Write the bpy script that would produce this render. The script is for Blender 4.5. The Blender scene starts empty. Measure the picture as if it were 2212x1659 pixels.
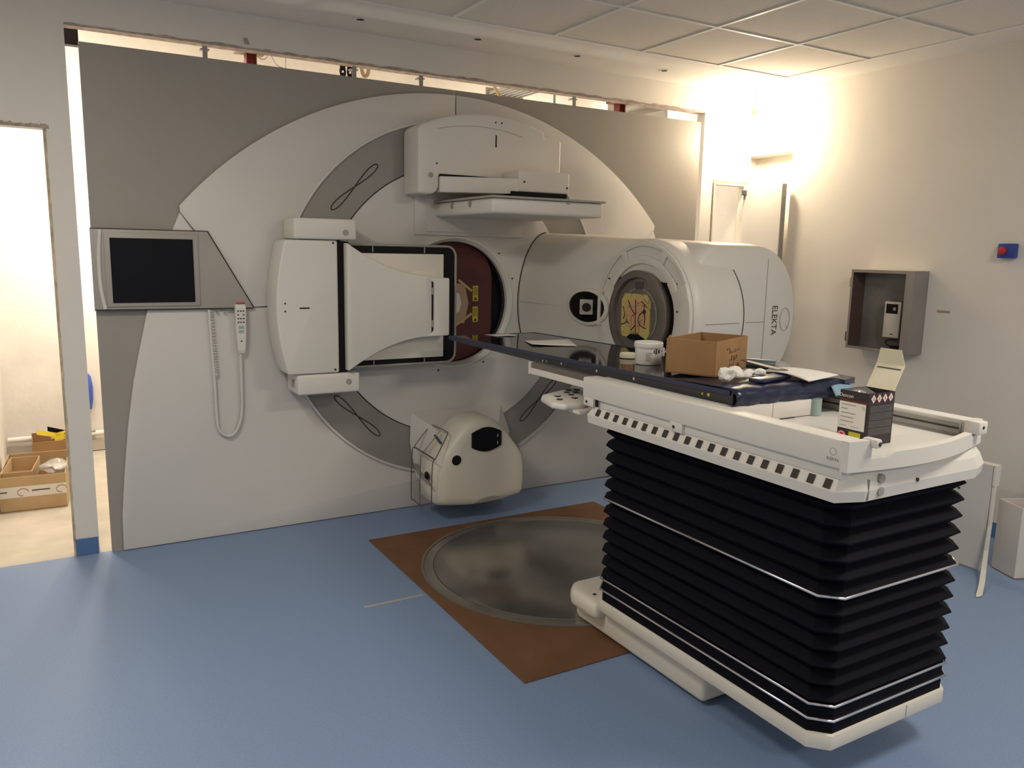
import bpy, bmesh, math, random
from mathutils import Vector, Matrix
random.seed(7)
S = bpy.context.scene
COL = S.collection

# ------------------------------------------------------------------ camera
def make_camera():
    yaw, pitch, roll = .527764, -.164342, .0188468
    f = Vector((math.sin(yaw)*math.cos(pitch), math.cos(yaw)*math.cos(pitch), math.sin(pitch)))
    r = Vector((math.cos(yaw), -math.sin(yaw), 0)); u = r.cross(f)
    r2 = math.cos(roll)*r + math.sin(roll)*u; u2 = -math.sin(roll)*r + math.cos(roll)*u
    cd = bpy.data.cameras.new('camera'); co = bpy.data.objects.new('camera', cd); COL.objects.link(co)
    cd.sensor_fit = 'HORIZONTAL'; cd.sensor_width = 36; cd.lens = 1717.59/2212*36
    cd.clip_start = .05; cd.clip_end = 60
    M = Matrix.Identity(4)
    for i in range(3):
        M[i][0] = r2[i]; M[i][1] = u2[i]; M[i][2] = -f[i]
    M.translation = Vector((-2.1415, -4.4268, 1.57))
    co.matrix_world = M
    S.camera = co
make_camera()

# ------------------------------------------------------------------ world, lights, exposure
w = bpy.data.worlds.new('world'); S.world = w; w.use_nodes = True
w.node_tree.nodes['Background'].inputs[0].default_value = (.9, .85, .8, 1)
w.node_tree.nodes['Background'].inputs[1].default_value = 0.0
S.view_settings.view_transform = 'Standard'; S.view_settings.look = 'None'
S.view_settings.gamma = 1; S.view_settings.use_curve_mapping = False
S.view_settings.exposure = 0.0

def area(name, loc, size, power, col, rot=(0, 0, 0), sy=None):
    l = bpy.data.lights.new(name, 'AREA'); l.energy = power; l.color = col; l.size = size
    if sy: l.shape = 'RECTANGLE'; l.size_y = sy
    o = bpy.data.objects.new(name, l); COL.objects.link(o); o.location = loc; o.rotation_euler = rot
    return o
FILL_LIGHTS = [(-2.4025, -2.0725, 30), (.6625, -3.923, 35), (-1.1765, -6.391, 38), (.6625, -6.391, 12)]  # unseen ceiling panels added as fill light for the room
for lx, ly, p in FILL_LIGHTS:
    area('ceiling_fill', (lx, ly, 2.725), .56, p, (1, .915, .79))
# work lamps standing in the service room, out of sight behind the fascia panels
def point(name, loc, p, col, r=.06):
    l = bpy.data.lights.new(name, 'POINT'); l.energy = p; l.color = col; l.shadow_soft_size = r
    o = bpy.data.objects.new(name, l); COL.objects.link(o); o.location = loc
point('work_light', (-1.72, 1.85, 1.55), 26, (1, .90, .76), .1)
point('work_light', (1.75, 1.85, 1.6), 34, (1, .90, .76), .1)
for lx, p in ((-2.2, 42), (0, 10), (2.2, 30)):
    area('service_fill', (lx, 1.3, 3.16), .4, p, (1, .89, .76))  # unseen overhead area lights added to brighten the service room

# ------------------------------------------------------------------ materials
MATS = {}
def mat(name, col, rough=.5, metal=0, spec=.5, noise=0, nscale=8, bump=0, bscale=200, emit=None, estr=0, col2=None, trans=0, alpha=1, coat=0):
    m = bpy.data.materials.new(name); m.use_nodes = True
    nt = m.node_tree; b = nt.nodes['Principled BSDF']
    b.inputs['Base Color'].default_value = (*col, 1)
    b.inputs['Roughness'].default_value = rough; b.inputs['Metallic'].default_value = metal
    b.inputs['Specular IOR Level'].default_value = spec
    if coat: b.inputs['Coat Weight'].default_value = coat; b.inputs['Coat Roughness'].default_value = .08
    if trans: b.inputs['Transmission Weight'].default_value = trans
    if alpha < 1: b.inputs['Alpha'].default_value = alpha
    if emit: b.inputs['Emission Color'].default_value = (*emit, 1); b.inputs['Emission Strength'].default_value = estr
    tc = None
    if noise or bump or col2:
        tc = nt.nodes.new('ShaderNodeTexCoord')
    if noise or col2:
        n = nt.nodes.new('ShaderNodeTexNoise'); n.inputs['Scale'].default_value = nscale; n.inputs['Detail'].default_value = 6
        nt.links.new(tc.outputs['Object'], n.inputs['Vector'])
        rmp = nt.nodes.new('ShaderNodeMapRange'); rmp.inputs[1].default_value = .3; rmp.inputs[2].default_value = .7
        nt.links.new(n.outputs['Fac'], rmp.inputs[0])
        mx = nt.nodes.new('ShaderNodeMix'); mx.data_type = 'RGBA'
        c2 = col2 if col2 else tuple(max(0, c*(1-noise)) for c in col)
        mx.inputs[6].default_value = (*col, 1); mx.inputs[7].default_value = (*c2, 1)
        nt.links.new(rmp.outputs[0], mx.inputs[0]); nt.links.new(mx.outputs[2], b.inputs['Base Color'])
    if bump:
        n2 = nt.nodes.new('ShaderNodeTexNoise'); n2.inputs['Scale'].default_value = bscale; n2.inputs['Detail'].default_value = 3
        nt.links.new(tc.outputs['Object'], n2.inputs['Vector'])
        bp = nt.nodes.new('ShaderNodeBump'); bp.inputs['Strength'].default_value = bump; bp.inputs['Distance'].default_value = .004
        nt.links.new(n2.outputs['Fac'], bp.inputs['Height']); nt.links.new(bp.outputs[0], b.inputs['Normal'])
    MATS[name] = m
    return m
mat('wall', (.77, .735, .68), .8, noise=.04, nscale=3, bump=.08, bscale=90, spec=.2)
mat('wall_service', (.80, .76, .70), .85, noise=.12, nscale=4, bump=.3, bscale=30, spec=.1)
mat('ceiling_paint', (.76, .73, .69), .85, spec=.1)
mat('tile', (.77, .72, .655), .9, noise=.06, nscale=60, bump=.2, bscale=260, spec=.1)
mat('gridbar', (.80, .77, .72), .5)
mat('cut', (.52, .43, .37), .95, noise=.45, nscale=30, bump=.6, bscale=60)
mat('raw_edge', (.72, .58, .40), .95, noise=.5, nscale=14, bump=.5, bscale=60)
mat('floor_blue', (.215, .305, .485), .5, noise=.13, nscale=140, bump=.05, bscale=300, spec=.4)
mat('skirting_blue', (.085, .17, .36), .55)
mat('floor_concrete', (.60, .54, .44), .85, noise=.2, nscale=5, bump=.2, bscale=40)
mat('white', (.72, .69, .635), .42, noise=.025, nscale=5)
mat('white_panel', (.66, .635, .60), .5, noise=.03, nscale=3)
mat('cream', (.74, .695, .60), .4)
mat('grey_panel', (.335, .31, .278), .5, noise=.05, nscale=4)
mat('ring_grey', (.295, .278, .255), .45, noise=.05, nscale=6)
mat('monitor_grey', (.37, .345, .31), .45)
mat('mid_grey', (.33, .315, .29), .5)
mat('dark_line', (.03, .026, .022), .6)
mat('black', (.007, .006, .007), .6, spec=.2)
mat('black_gloss', (.006, .006, .008), .25, spec=.3)
mat('navy_screen', (.005, .0055, .009), .45, spec=.15)
mat('maroon', (.10, .02, .018), .6, noise=.2, nscale=9)
mat('yellow_label', (.60, .50, .04), .6)
mat('tape_tan', (.45, .32, .20), .8)
mat('tape_grey', (.45, .43, .40), .8, noise=.2, nscale=30)
mat('steel', (.42, .395, .36), .22, metal=.85, noise=.25, nscale=4, bump=.015, bscale=5)
mat('steel_rim', (.30, .27, .23), .45, metal=.7)
mat('steel_dark', (.22, .195, .17), .45, metal=.4, noise=.25, nscale=9)
mat('aluminium', (.62, .60, .58), .3, metal=.9)
mat('board_brown', (.175, .082, .036), .7, noise=.25, nscale=6, bump=.1, bscale=120)
mat('bellows', (.0035, .0035, .007), .7, spec=.12)
mat('strip_metal', (.72, .71, .73), .25, metal=.9)
mat('navy', (.018, .025, .062), .3, spec=.55)
mat('table_top', (.012, .013, .018), .07, spec=.6)
mat('table_side', (.035, .036, .042), .45)
mat('plastic_blue', (.012, .016, .05), .3, spec=.5, bump=.3, bscale=30)
mat('sky_blue', (.20, .33, .43), .5)
mat('cardboard', (.36, .20, .085), .85, noise=.15, nscale=12)
mat('cardboard_light', (.56, .40, .22), .85, noise=.12, nscale=12)
mat('cardboard_in', (.22, .115, .05), .9)
mat('paper', (.78, .75, .70), .8)
mat('paper_cream', (.74, .68, .50), .75, noise=.06, nscale=20)
mat('tub', (.80, .78, .74), .4)
mat('dark_box', (.025, .018, .022), .4)
mat('dark_red', (.12, .02, .02), .5)
mat('red', (.50, .03, .035), .4)
mat('pink', (.85, .33, .33), .6)
mat('dark_grey', (.075, .072, .076), .5)
mat('print_dark', (.06, .055, .05), .7)
mat('print_grey', (.30, .29, .27), .7)
mat('window_brown', (.05, .042, .033), .6, spec=.2)
mat('blue_stop', (.02, .06, .30), .4)
mat('cab_grey', (.33, .31, .29), .45, metal=.3, noise=.1, nscale=5)
mat('cab_in', (.28, .265, .25), .7, noise=.35, nscale=6)
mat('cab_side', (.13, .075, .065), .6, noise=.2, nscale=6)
mat('red_oxide', (.25, .045, .03), .7, noise=.2, nscale=8)
mat('tray_metal', (.42, .40, .36), .5, metal=.4)
mat('yellow', (.80, .62, .05), .5)
mat('ext_blue', (.05, .10, .45), .5)
mat('teal_tube', (.10, .15, .16), .25, spec=.7)
mat('plastic_clear', (.85, .82, .78), .2, trans=.7)
mat('wire', (.20, .17, .14), .4, metal=.6)
mat('lcd', (.32, .42, .40), .3)
mat('bulb', (1, .9, .75), .4, emit=(1, .84, .60), estr=60)
mat('fill_diffuser', (.9, .88, .84), .5, emit=(1, .93, .84), estr=4)
mat('ochre', (.62, .48, .18), .8, noise=.2, nscale=20)

# amber mirror window of the treatment head: stained coating with dark cracks
def amber():
    m = bpy.data.materials.new('amber'); m.use_nodes = True; nt = m.node_tree; b = nt.nodes['Principled BSDF']
    tc = nt.nodes.new('ShaderNodeTexCoord')
    v = nt.nodes.new('ShaderNodeTexVoronoi'); v.feature = 'DISTANCE_TO_EDGE'; v.inputs['Scale'].default_value = 13
    n = nt.nodes.new('ShaderNodeTexNoise'); n.inputs['Scale'].default_value = 9; n.inputs['Detail'].default_value = 3
    ad = nt.nodes.new('ShaderNodeMix'); ad.data_type = 'RGBA'; ad.inputs[0].default_value = .12
    nt.links.new(tc.outputs['Object'], n.inputs['Vector'])
    nt.links.new(tc.outputs['Object'], ad.inputs[6]); nt.links.new(n.outputs['Color'], ad.inputs[7])
    nt.links.new(ad.outputs[2], v.inputs['Vector'])
    r1 = nt.nodes.new('ShaderNodeMapRange'); r1.inputs[1].default_value = .0; r1.inputs[2].default_value = .035
    nt.links.new(v.outputs['Distance'], r1.inputs[0])
    n3 = nt.nodes.new('ShaderNodeTexNoise'); n3.inputs['Scale'].default_value = 14
    nt.links.new(tc.outputs['Object'], n3.inputs['Vector'])
    r3 = nt.nodes.new('ShaderNodeMapRange'); r3.inputs[1].default_value = .42; r3.inputs[2].default_value = .56
    nt.links.new(n3.outputs['Fac'], r3.inputs[0])
    mxx = nt.nodes.new('ShaderNodeMath'); mxx.operation = 'MAXIMUM'
    nt.links.new(r1.outputs[0], mxx.inputs[0]); nt.links.new(r3.outputs[0], mxx.inputs[1])
    n2 = nt.nodes.new('ShaderNodeVectorMath'); n2.operation = 'DISTANCE'; n2.inputs[1].default_value = (.468, -1.205, 1.262)
    nt.links.new(tc.outputs['Object'], n2.inputs[0])
    r2 = nt.nodes.new('ShaderNodeMapRange'); r2.inputs[1].default_value = .055; r2.inputs[2].default_value = .13
    nt.links.new(n2.outputs['Value'], r2.inputs[0])
    base = nt.nodes.new('ShaderNodeMix'); base.data_type = 'RGBA'
    base.inputs[6].default_value = (.62, .36, .19, 1); base.inputs[7].default_value = (.56, .50, .16, 1)
    nt.links.new(r2.outputs[0], base.inputs[0])
    fin = nt.nodes.new('ShaderNodeMix'); fin.data_type = 'RGBA'
    fin.inputs[6].default_value = (.10, .045, .02, 1)
    nt.links.new(mxx.outputs[0], fin.inputs[0]); nt.links.new(base.outputs[2], fin.inputs[7])
    nt.links.new(fin.outputs[2], b.inputs['Base Color']); b.inputs['Roughness'].default_value = .4
    MATS['amber'] = m
amber()

# ------------------------------------------------------------------ helpers
def obj(name, bm, m, parent=None, smooth=None):
    bmesh.ops.recalc_face_normals(bm, faces=bm.faces[:])
    me = bpy.data.meshes.new(name); bm.to_mesh(me); bm.free()
    me.materials.append(MATS[m])
    if smooth is not None:
        me.polygons.foreach_set('use_smooth', [True]*len(me.polygons))
        me.set_sharp_from_angle(angle=math.radians(smooth))
    o = bpy.data.objects.new(name, me); COL.objects.link(o)
    if parent: attach(o, parent)
    return o
def attach(o, parent):
    o.parent = parent
    if parent.type == 'EMPTY': o.matrix_parent_inverse = Matrix.Translation(-parent.location)
def thing(name, label, cat, loc=(0, 0, 0), group=None):
    e = bpy.data.objects.new(name, None); COL.objects.link(e); e.location = loc; e.empty_display_size = .1
    return tag(e, label, cat, group)
def tag(o, label, cat, group=None):
    o['label'] = label; o['category'] = cat
    if group: o['group'] = group
    return o
def struct(o, label=None):
    o['kind'] = 'structure'
    if label: o['label'] = label
    return o
def bev(bm, off, seg=2, ang=25):
    bm.normal_update()
    es = [e for e in bm.edges if len(e.link_faces) == 2 and e.calc_face_angle(0) > math.radians(ang)]
    if es: bmesh.ops.bevel(bm, geom=es, offset=off, segments=seg, profile=.5, affect='EDGES', clamp_overlap=True)
    return bm
def box(x0, x1, y0, y1, z0, z1, b=0, seg=2, bm=None):
    new = bmesh.new()
    vs = [new.verts.new(p) for p in ((x0,y0,z0),(x1,y0,z0),(x1,y1,z0),(x0,y1,z0),(x0,y0,z1),(x1,y0,z1),(x1,y1,z1),(x0,y1,z1))]
    for f in ((0,3,2,1),(4,5,6,7),(0,1,5,4),(1,2,6,5),(2,3,7,6),(3,0,4,7)): new.faces.new([vs[i] for i in f])
    if b: bev(new, b, seg)
    if bm is None: return new
    tmp = bpy.data.meshes.new('t'); new.to_mesh(tmp); new.free(); bm.from_mesh(tmp); bpy.data.meshes.remove(tmp)
    return bm
def join(bm, other):
    tmp = bpy.data.meshes.new('t'); other.to_mesh(tmp); other.free(); bm.from_mesh(tmp); bpy.data.meshes.remove(tmp)
    return bm
def P3(axis, u, v, d):      # axis the prism runs along; u,v the other two in order
    return (d, u, v) if axis == 'x' else (u, d, v) if axis == 'y' else (u, v, d)
def loft(rings, cap=True):
    bm = bmesh.new(); R = [[bm.verts.new(p) for p in r] for r in rings]; n = len(R[0])
    for a, b in zip(R, R[1:]):
        for i in range(n): bm.faces.new((a[i], a[(i+1) % n], b[(i+1) % n], b[i]))
    if cap: bm.faces.new(R[0]); bm.faces.new(list(reversed(R[-1])))
    return bm
def prism(poly, axis, a, b, bv=0, seg=2, ang=25):
    bm = loft([[P3(axis, u, v, a) for u, v in poly], [P3(axis, u, v, b) for u, v in poly]])
    if bv: bmesh.ops.recalc_face_normals(bm, faces=bm.faces[:]); bev(bm, bv, seg, ang)
    return bm
def circ(cu, cv, r, n=48, a0=0, a1=360, rv=None):
    full = abs(a1-a0) >= 360
    rv = r if rv is None else rv
    m = n if full else n+1
    return [(cu+r*math.cos(math.radians(a0+(a1-a0)*i/n)), cv+rv*math.sin(math.radians(a0+(a1-a0)*i/n))) for i in range(m)]
def disc(axis, cu, cv, r, a, b, n=40, bv=0, rv=None):
    return prism(circ(cu, cv, r, n, rv=rv), axis, a, b, bv, 2, 40)
def annulus(axis, cu, cv, r0, r1, a, b, n=96):
    o = circ(cu, cv, r1, n); i = circ(cu, cv, r0, n); bm = bmesh.new()
    V = [[bm.verts.new(P3(axis, u, v, d)) for u, v in c] for c, d in ((o, a), (i, a), (i, b), (o, b))]
    for k in range(4):
        A, B = V[k], V[(k+1) % 4]
        for j in range(n): bm.faces.new((A[j], A[(j+1) % n], B[(j+1) % n], B[j]))
    return bm
def tube(pts, r, n=8, closed=False):
    pts = [Vector(p) for p in pts]; bm = bmesh.new(); rings = []; N = len(pts)
    up = Vector((.13, .21, .97))
    for i, p in enumerate(pts):
        if closed: d = pts[(i+1) % N]-pts[i-1]
        else: d = pts[min(i+1, N-1)]-pts[max(i-1, 0)]
        d.normalize(); s = d.cross(up)
        if s.length < .05: s = d.cross(Vector((1, 0, 0)))
        s.normalize(); t = d.cross(s)
        rr = r[i] if isinstance(r, (list, tuple)) else r
        rings.append([bm.verts.new(p+s*(rr*math.cos(2*math.pi*k/n))+t*(rr*math.sin(2*math.pi*k/n))) for k in range(n)])
    for i in range(N if closed else N-1):
        a, b = rings[i], rings[(i+1) % N]
        for k in range(n): bm.faces.new((a[k], a[(k+1) % n], b[(k+1) % n], b[k]))
    if not closed: bm.faces.new(rings[0]); bm.faces.new(list(reversed(rings[-1])))
    return bm
def spline(pts, k=8):
    P = [Vector(p) for p in pts]; out = []
    for i in range(len(P)-1):
        p0, p1, p2, p3 = P[max(i-1, 0)], P[i], P[i+1], P[min(i+2, len(P)-1)]
        for j in range(k):
            t = j/k
            out.append(.5*((2*p1)+(p2-p0)*t+(2*p0-5*p1+4*p2-p3)*t*t+(3*p1-p0-3*p2+p3)*t**3))
    out.append(P[-1]); return out
def sheet(poly, th=.001):    # 3-D polygon with thickness
    ps = [Vector(p) for p in poly]
    n = Vector((0, 0, 0))
    for i in range(len(ps)):
        a, b = ps[i], ps[(i+1) % len(ps)]; n += a.cross(b)
    n.normalize()
    return loft([[p-n*th/2 for p in ps], [p+n*th/2 for p in ps]])
def text(name, s, size, mtx, m, parent, ext=.0006, sx=1):
    c = bpy.data.curves.new(name, 'FONT'); c.body = s; c.size = size; c.extrude = ext; c.align_x = 'CENTER'; c.align_y = 'CENTER'
    t = bpy.data.objects.new('tmp', c); COL.objects.link(t)
    bpy.context.view_layer.update()
    me = bpy.data.meshes.new_from_object(t.evaluated_get(bpy.context.evaluated_depsgraph_get()))
    bpy.data.objects.remove(t); bpy.data.curves.remove(c)
    me.transform(mtx @ Matrix.Diagonal((sx, 1, 1, 1)))
    me.materials.clear(); me.materials.append(MATS[m])
    o = bpy.data.objects.new(name, me); COL.objects.link(o)
    if parent: attach(o, parent)
    return o
def frame(origin, xdir, ydir):
    x = Vector(xdir).normalized(); y = Vector(ydir).normalized(); z = x.cross(y)
    M = Matrix.Identity(4)
    for i in range(3): M[i][0], M[i][1], M[i][2] = x[i], y[i], z[i]
    M.translation = Vector(origin); return M
def rebase(bm, M):
    bmesh.ops.transform(bm, matrix=M, verts=bm.verts[:]); return bm

ZC = 2.745; XR = 2.48; XL = -3.4; YB = -8.2; YW = .01; T = .08
# ================================================================== STRUCTURE
fl = struct(obj('floor', box(XL-.1, XR+.1, YB-.1, YW, -.1, 0), 'floor_blue'))
fb = struct(obj('floor_back', box(-2.6, 2.6, YW, 2.5, -.1, -.004), 'floor_concrete'))
# front wall with gantry opening and two service-door openings
bm = bmesh.new()
for x0, x1, z0, z1 in ((XL-.1, -2.48, 0, ZC), (-2.48, -2.115, 2.10, ZC), (-2.115, -2.0, 0, ZC), (-2.0, 2.0, 2.58, ZC), (2.0, 2.115, 0, ZC), (2.115, XR, 2.10, ZC)):
    box(x0, x1, YW, YW+T, z0, z1, bm=bm)
# upper part of the wall over the false ceiling
box(XL-.1, XR+.1, YW, YW+T, ZC, 3.3, bm=bm)
wf = struct(obj('wall_front', bm, 'wall'))
def ragged(name, p0, p1, wdt, nrm, m, n=60, amp=.35, th=.004):
    p0, p1, nrm = Vector(p0), Vector(p1), Vector(nrm)
    a = []; b = []
    for i in range(n+1):
        p = p0.lerp(p1, i/n); a.append(p)
        b.append(p+nrm*wdt*(1+amp*(random.random()-.5)*2))
    out = Vector((0, -th, 0))
    bm = bmesh.new()
    A = [bm.verts.new(q) for q in a]; B = [bm.verts.new(q) for q in b]; A2 = [bm.verts.new(q+out) for q in a]; B2 = [bm.verts.new(q+out) for q in b]
    for i in range(n):
        for u, v in ((A, A2), (A2, B2), (B2, B), (B, A)):
            bm.faces.new((u[i], u[i+1], v[i+1], v[i]))
    return obj(name, bm, m, wf)
ragged('cut_edge', (-2.115, YW, .0), (-2.115, YW, 2.10), .012, (1, 0, 0), 'raw_edge', 60, .2, .002)
ragged('cut_edge', (-2.48, YW, 2.10), (-2.09, YW, 2.10), .016, (0, 0, 1), 'cut')
ragged('cut_edge', (-2.0, YW, 2.58), (2.0, YW, 2.58), .006, (0, 0, 1), 'cut', 120, .8)
obj('cut_face', box(-2.0, 2.0, YW+.004, YW+T-.004, 2.5755, 2.5795), 'cut', wf)
ragged('cut_edge', (2.115, YW, 1.2), (2.115, YW, 2.10), .006, (-1, 0, 0), 'raw_edge', 30)
ragged('cut_edge', (2.115, YW, 2.10), (2.46, YW, 2.10), .014, (0, 0, 1), 'ochre', 30, .5)
# plaster chip and dark tape end at the lintel
obj('plaster_chip', prism([(-1.185, 2.60), (-1.16, 2.60), (-1.172, 2.632), (-1.19, 2.628)], 'y', YW-.005, YW, .001), 'cut', wf)
struct(obj('baseboard_front', box(-2.106, -2.004, YW-.008, YW, 0, .088, .002), 'skirting_blue'))
struct(obj('baseboard_front', box(XL, -2.48, YW-.008, YW, 0, .088, .002), 'skirting_blue'))
# right wall with a shallow recess next to the corner
bm = bmesh.new()
box(XR, XR+.25, YB-.1, -.385, 0, ZC, bm=bm)
box(XR, XR+.25, -.385, YW+T, 2.31, ZC, bm=bm)
box(XR+.15, XR+.25, -.385, YW+T, 0, 2.31, bm=bm)
wr = struct(obj('wall_right', bm, 'wall'))
struct(obj('wall_left', box(XL-.15, XL, YB, YW, 0, ZC), 'wall'))
struct(obj('wall_rear', box(XL-.15, XR+.25, YB-.15, YB, 0, ZC), 'wall'))
struct(obj('baseboard_right', box(XR-.008, XR, YB, -.385, 0, .088, .002), 'skirting_blue'))
# service room shell
struct(obj('wall_back', box(-2.6, 2.6, 2.36, 2.5, 0, 3.3), 'wall_service'))
struct(obj('wall_back_left', box(-2.6, -2.48, YW+T, 2.36, 0, 3.3), 'wall_service'))
struct(obj('wall_back_right', box(2.50, 2.75, YW+T, 2.36, 0, 3.3), 'wall_service'))
struct(obj('ceiling_back', box(-2.6, 2.75, YW+T, 2.5, 3.2, 3.32), 'wall_service'))
struct(obj('baseboard_back', box(-2.48, 2.48, 2.345, 2.36, 0, .085, .003), 'wall_service'))
# ceiling: plaster border and lay-in tiles
GX0, GY0, TX, TY = 2.195, -.53, .613, .617
nx, ny = 9, 12
gx1 = GX0-nx*TX; gy1 = GY0-ny*TY
bm = bmesh.new()
box(XL-.1, XR+.1, GY0, YW, ZC, ZC+.1, bm=bm)
box(GX0, XR+.1, YB-.1, GY0, ZC, ZC+.1, bm=bm)
box(XL-.1, gx1, YB-.1, GY0, ZC, ZC+.1, bm=bm)
box(gx1, GX0, YB-.1, gy1, ZC, ZC+.1, bm=bm)
box(XL-.1, XR+.1, YB-.1, YW, ZC+.1, ZC+.14, bm=bm)
ce = struct(obj('ceiling', bm, 'ceiling_paint'))
tile0 = None
for i in range(nx):
    for j in range(ny):
        cx, cy = GX0-(i+.5)*TX, GY0-(j+.5)*TY
        if any(abs(cx-lx) < .3 and abs(cy-ly) < .3 for lx, ly, _p in FILL_LIGHTS): continue
        if tile0 is None:
            tile0 = obj('ceiling_tile', box(-TX/2+.006, TX/2-.006, -TY/2+.006, TY/2-.006, 0, .012, .002, 1), 'tile', ce)
            t = tile0
        else:
            t = tile0.copy(); COL.objects.link(t)
        t.location = (cx, cy, ZC+.006)
bar0 = None
for i in range(nx+1):
    x = GX0-i*TX
    obj('grid_bar', box(x-.010, x+.010, gy1, GY0, ZC-.001, ZC+.02, .001, 1), 'gridbar', ce)
for j in range(ny+1):
    y = GY0-j*TY
    obj('grid_bar', box(gx1, GX0, y-.010, y+.010, ZC-.0005, ZC+.02, .001, 1), 'gridbar', ce)
for (lx, ly, _p), wh in zip(FILL_LIGHTS, ('between doorway and couch', 'past the couch foot end', 'by the rear wall, doorway side', 'by the rear wall, cabinet side')):
    t = thing('ceiling_fill_panel', 'square white fill light panel added to the tile grid '+wh, 'ceiling light', (lx, ly, ZC), 'added fill light panels')
    obj('frame', annulus('z', lx, ly, .40, .43, ZC+.002, ZC+.02, 4), 'gridbar', t)
    obj('diffuser', box(lx-.29, lx+.29, ly-.29, ly+.29, ZC+.012, ZC+.018), 'fill_diffuser', t)  # glowing face of the added fill panel
# narrow service door, open into the recess
bm = box(2.395, 2.44, -.385, -.02, .01, 2.085, .002)
d1 = struct(obj('door_1', bm, 'white_panel'))
obj('edge_strip', box(2.3965, 2.4385, -.388, -.385, .012, 2.083), 'mid_grey', d1)
bm = box(2.375, 2.395, -.055, -.02, 2.02, 2.055, .003); join(bm, tube([(2.385, -.04, 2.02), (2.382, -.042, 1.985)], .005))
obj('door_closer', bm, 'dark_grey', d1)
bm = box(2.115, 2.127, YW-.012, YW+T, 0, 2.10); box(2.127, 2.47, YW-.012, YW+T, 2.088, 2.10, bm=bm); box(2.455, 2.47, YW-.012, YW+T, 0, 2.088, bm=bm)
struct(obj('trim_1', bm, 'cream'))

# ================================================================== LAMPS
for x, wh in ((-.651, 'over the hanging chains'), (.035, 'over the joint of the two fascia panels'), (.712, 'over the cable tray'), (1.392, 'over the red post on the bulb side')):
    t = thing('downlight', 'small unlit round downlight in the ceiling border '+wh, 'downlight', (x, -.24, ZC), 'unlit downlights along the ceiling border')
    obj('trim_ring', annulus('z', x, -.24, .021, .034, ZC-.003, ZC, 32), 'ceiling_paint', t, 40)
    obj('lens', disc('z', x, -.24, .0215, ZC-.002, ZC-.0008, 24), 'black', t)
LB = (2.25, -.21, 2.50)
t = thing('hanging_bulb', 'glaring bare bulb hanging in the ceiling corner above the open narrow door', 'lamp', (LB[0], LB[1], ZC))
obj('cord', tube([(LB[0], LB[1], ZC), (LB[0], LB[1], LB[2]+.09)], .004), 'white', t)
obj('socket', prism(circ(LB[0], LB[1], .018, 16), 'z', LB[2]+.045, LB[2]+.095, .004), 'cream', t, 40)
bm = bmesh.new(); bmesh.ops.create_uvsphere(bm, u_segments=20, v_segments=12, radius=.032); rebase(bm, Matrix.Translation(LB))
obj('bulb', bm, 'bulb', t, 60)
l = bpy.data.lights.new('bulb_light', 'POINT'); l.energy = 27; l.color = (1, .82, .58); l.shadow_soft_size = .05
lo = bpy.data.objects.new('bulb_light', l); COL.objects.link(lo); lo.location = (LB[0], LB[1], LB[2]-.09); attach(lo, t)

# ================================================================== GANTRY WALL PANELS
R1 = 1.06; ZI = 1.26
def half(side):
    s = -1 if side == 'l' else 1
    lab = ('large grey fascia panel with white cover, carrying the wall monitor', 'large grey fascia panel with white cover beside the lit corner door')[side == 'r']
    t = thing('fascia_panel', lab, 'wall panel', (s*1.0, 0, 0))
    x0, x1 = sorted((s*.004, s*1.945))
    notch = [(1.045*math.cos(math.radians(a)), ZI+1.045*math.sin(math.radians(a))) for a in [90+i*4.5 for i in range(41)]]
    notch[0] = (-.004, notch[0][1]); notch[-1] = (-.004, notch[-1][1])
    gp = [(-.004, 2.503)]+notch+[(-.004, .006), (-1.945, .006), (-1.945, 2.503)]
    obj('grey_sheet', prism([(-s*x, z) for x, z in gp], 'y', -.012, .008), 'grey_panel', t)
    # lower white cover
    out = [(-1.892, .0), (-1.887, .196), (-1.866, .413), (-1.837, .656), (-1.797, .896), (-1.761, 1.056), (-1.716, 1.245), (-1.65, 1.45), (-1.579, 1.65), (-1.541, 1.739)]
    ring = [(R1*math.cos(math.radians(a)), ZI+R1*math.sin(math.radians(a))) for a in [180.4+i*(270-180.4)/30 for i in range(31)]]
    poly = [(-.003, .004)]+[(x, max(z, .004)) for x, z in out]+[(-1.2, 1.252)]+ring
    poly[-1] = (-.003, ring[-1][1])
    poly = [(-s*x, z) for x, z in poly]
    obj('lower_cover', prism(poly, 'y', -.030, -.0125, .006, 2), 'white_panel', t, 35)
    # upper white cover
    a0 = math.degrees(math.atan2(1.785-.42, -1.559))
    arc = [(2.05*math.cos(math.radians(a)), .42+2.05*math.sin(math.radians(a))) for a in [a0+i*(90-a0)/40 for i in range(41)]]
    arc[-1] = (-.003, 2.47)
    ring = [(R1*math.cos(math.radians(a)), ZI+R1*math.sin(math.radians(a))) for a in [90+i*(180-90)/30 for i in range(31)]]
    ring[0] = (-.003, ring[0][1])
    poly = [(-1.2, 1.254), (-1.478, 1.653), (-1.541, 1.739)]+arc+ring
    poly = [(-s*x, z) for x, z in poly]
    obj('upper_cover', prism(poly, 'y', -.040, -.0305, .004, 2), 'white_panel', t, 35)
    return t
half('l'); half('r')
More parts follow.
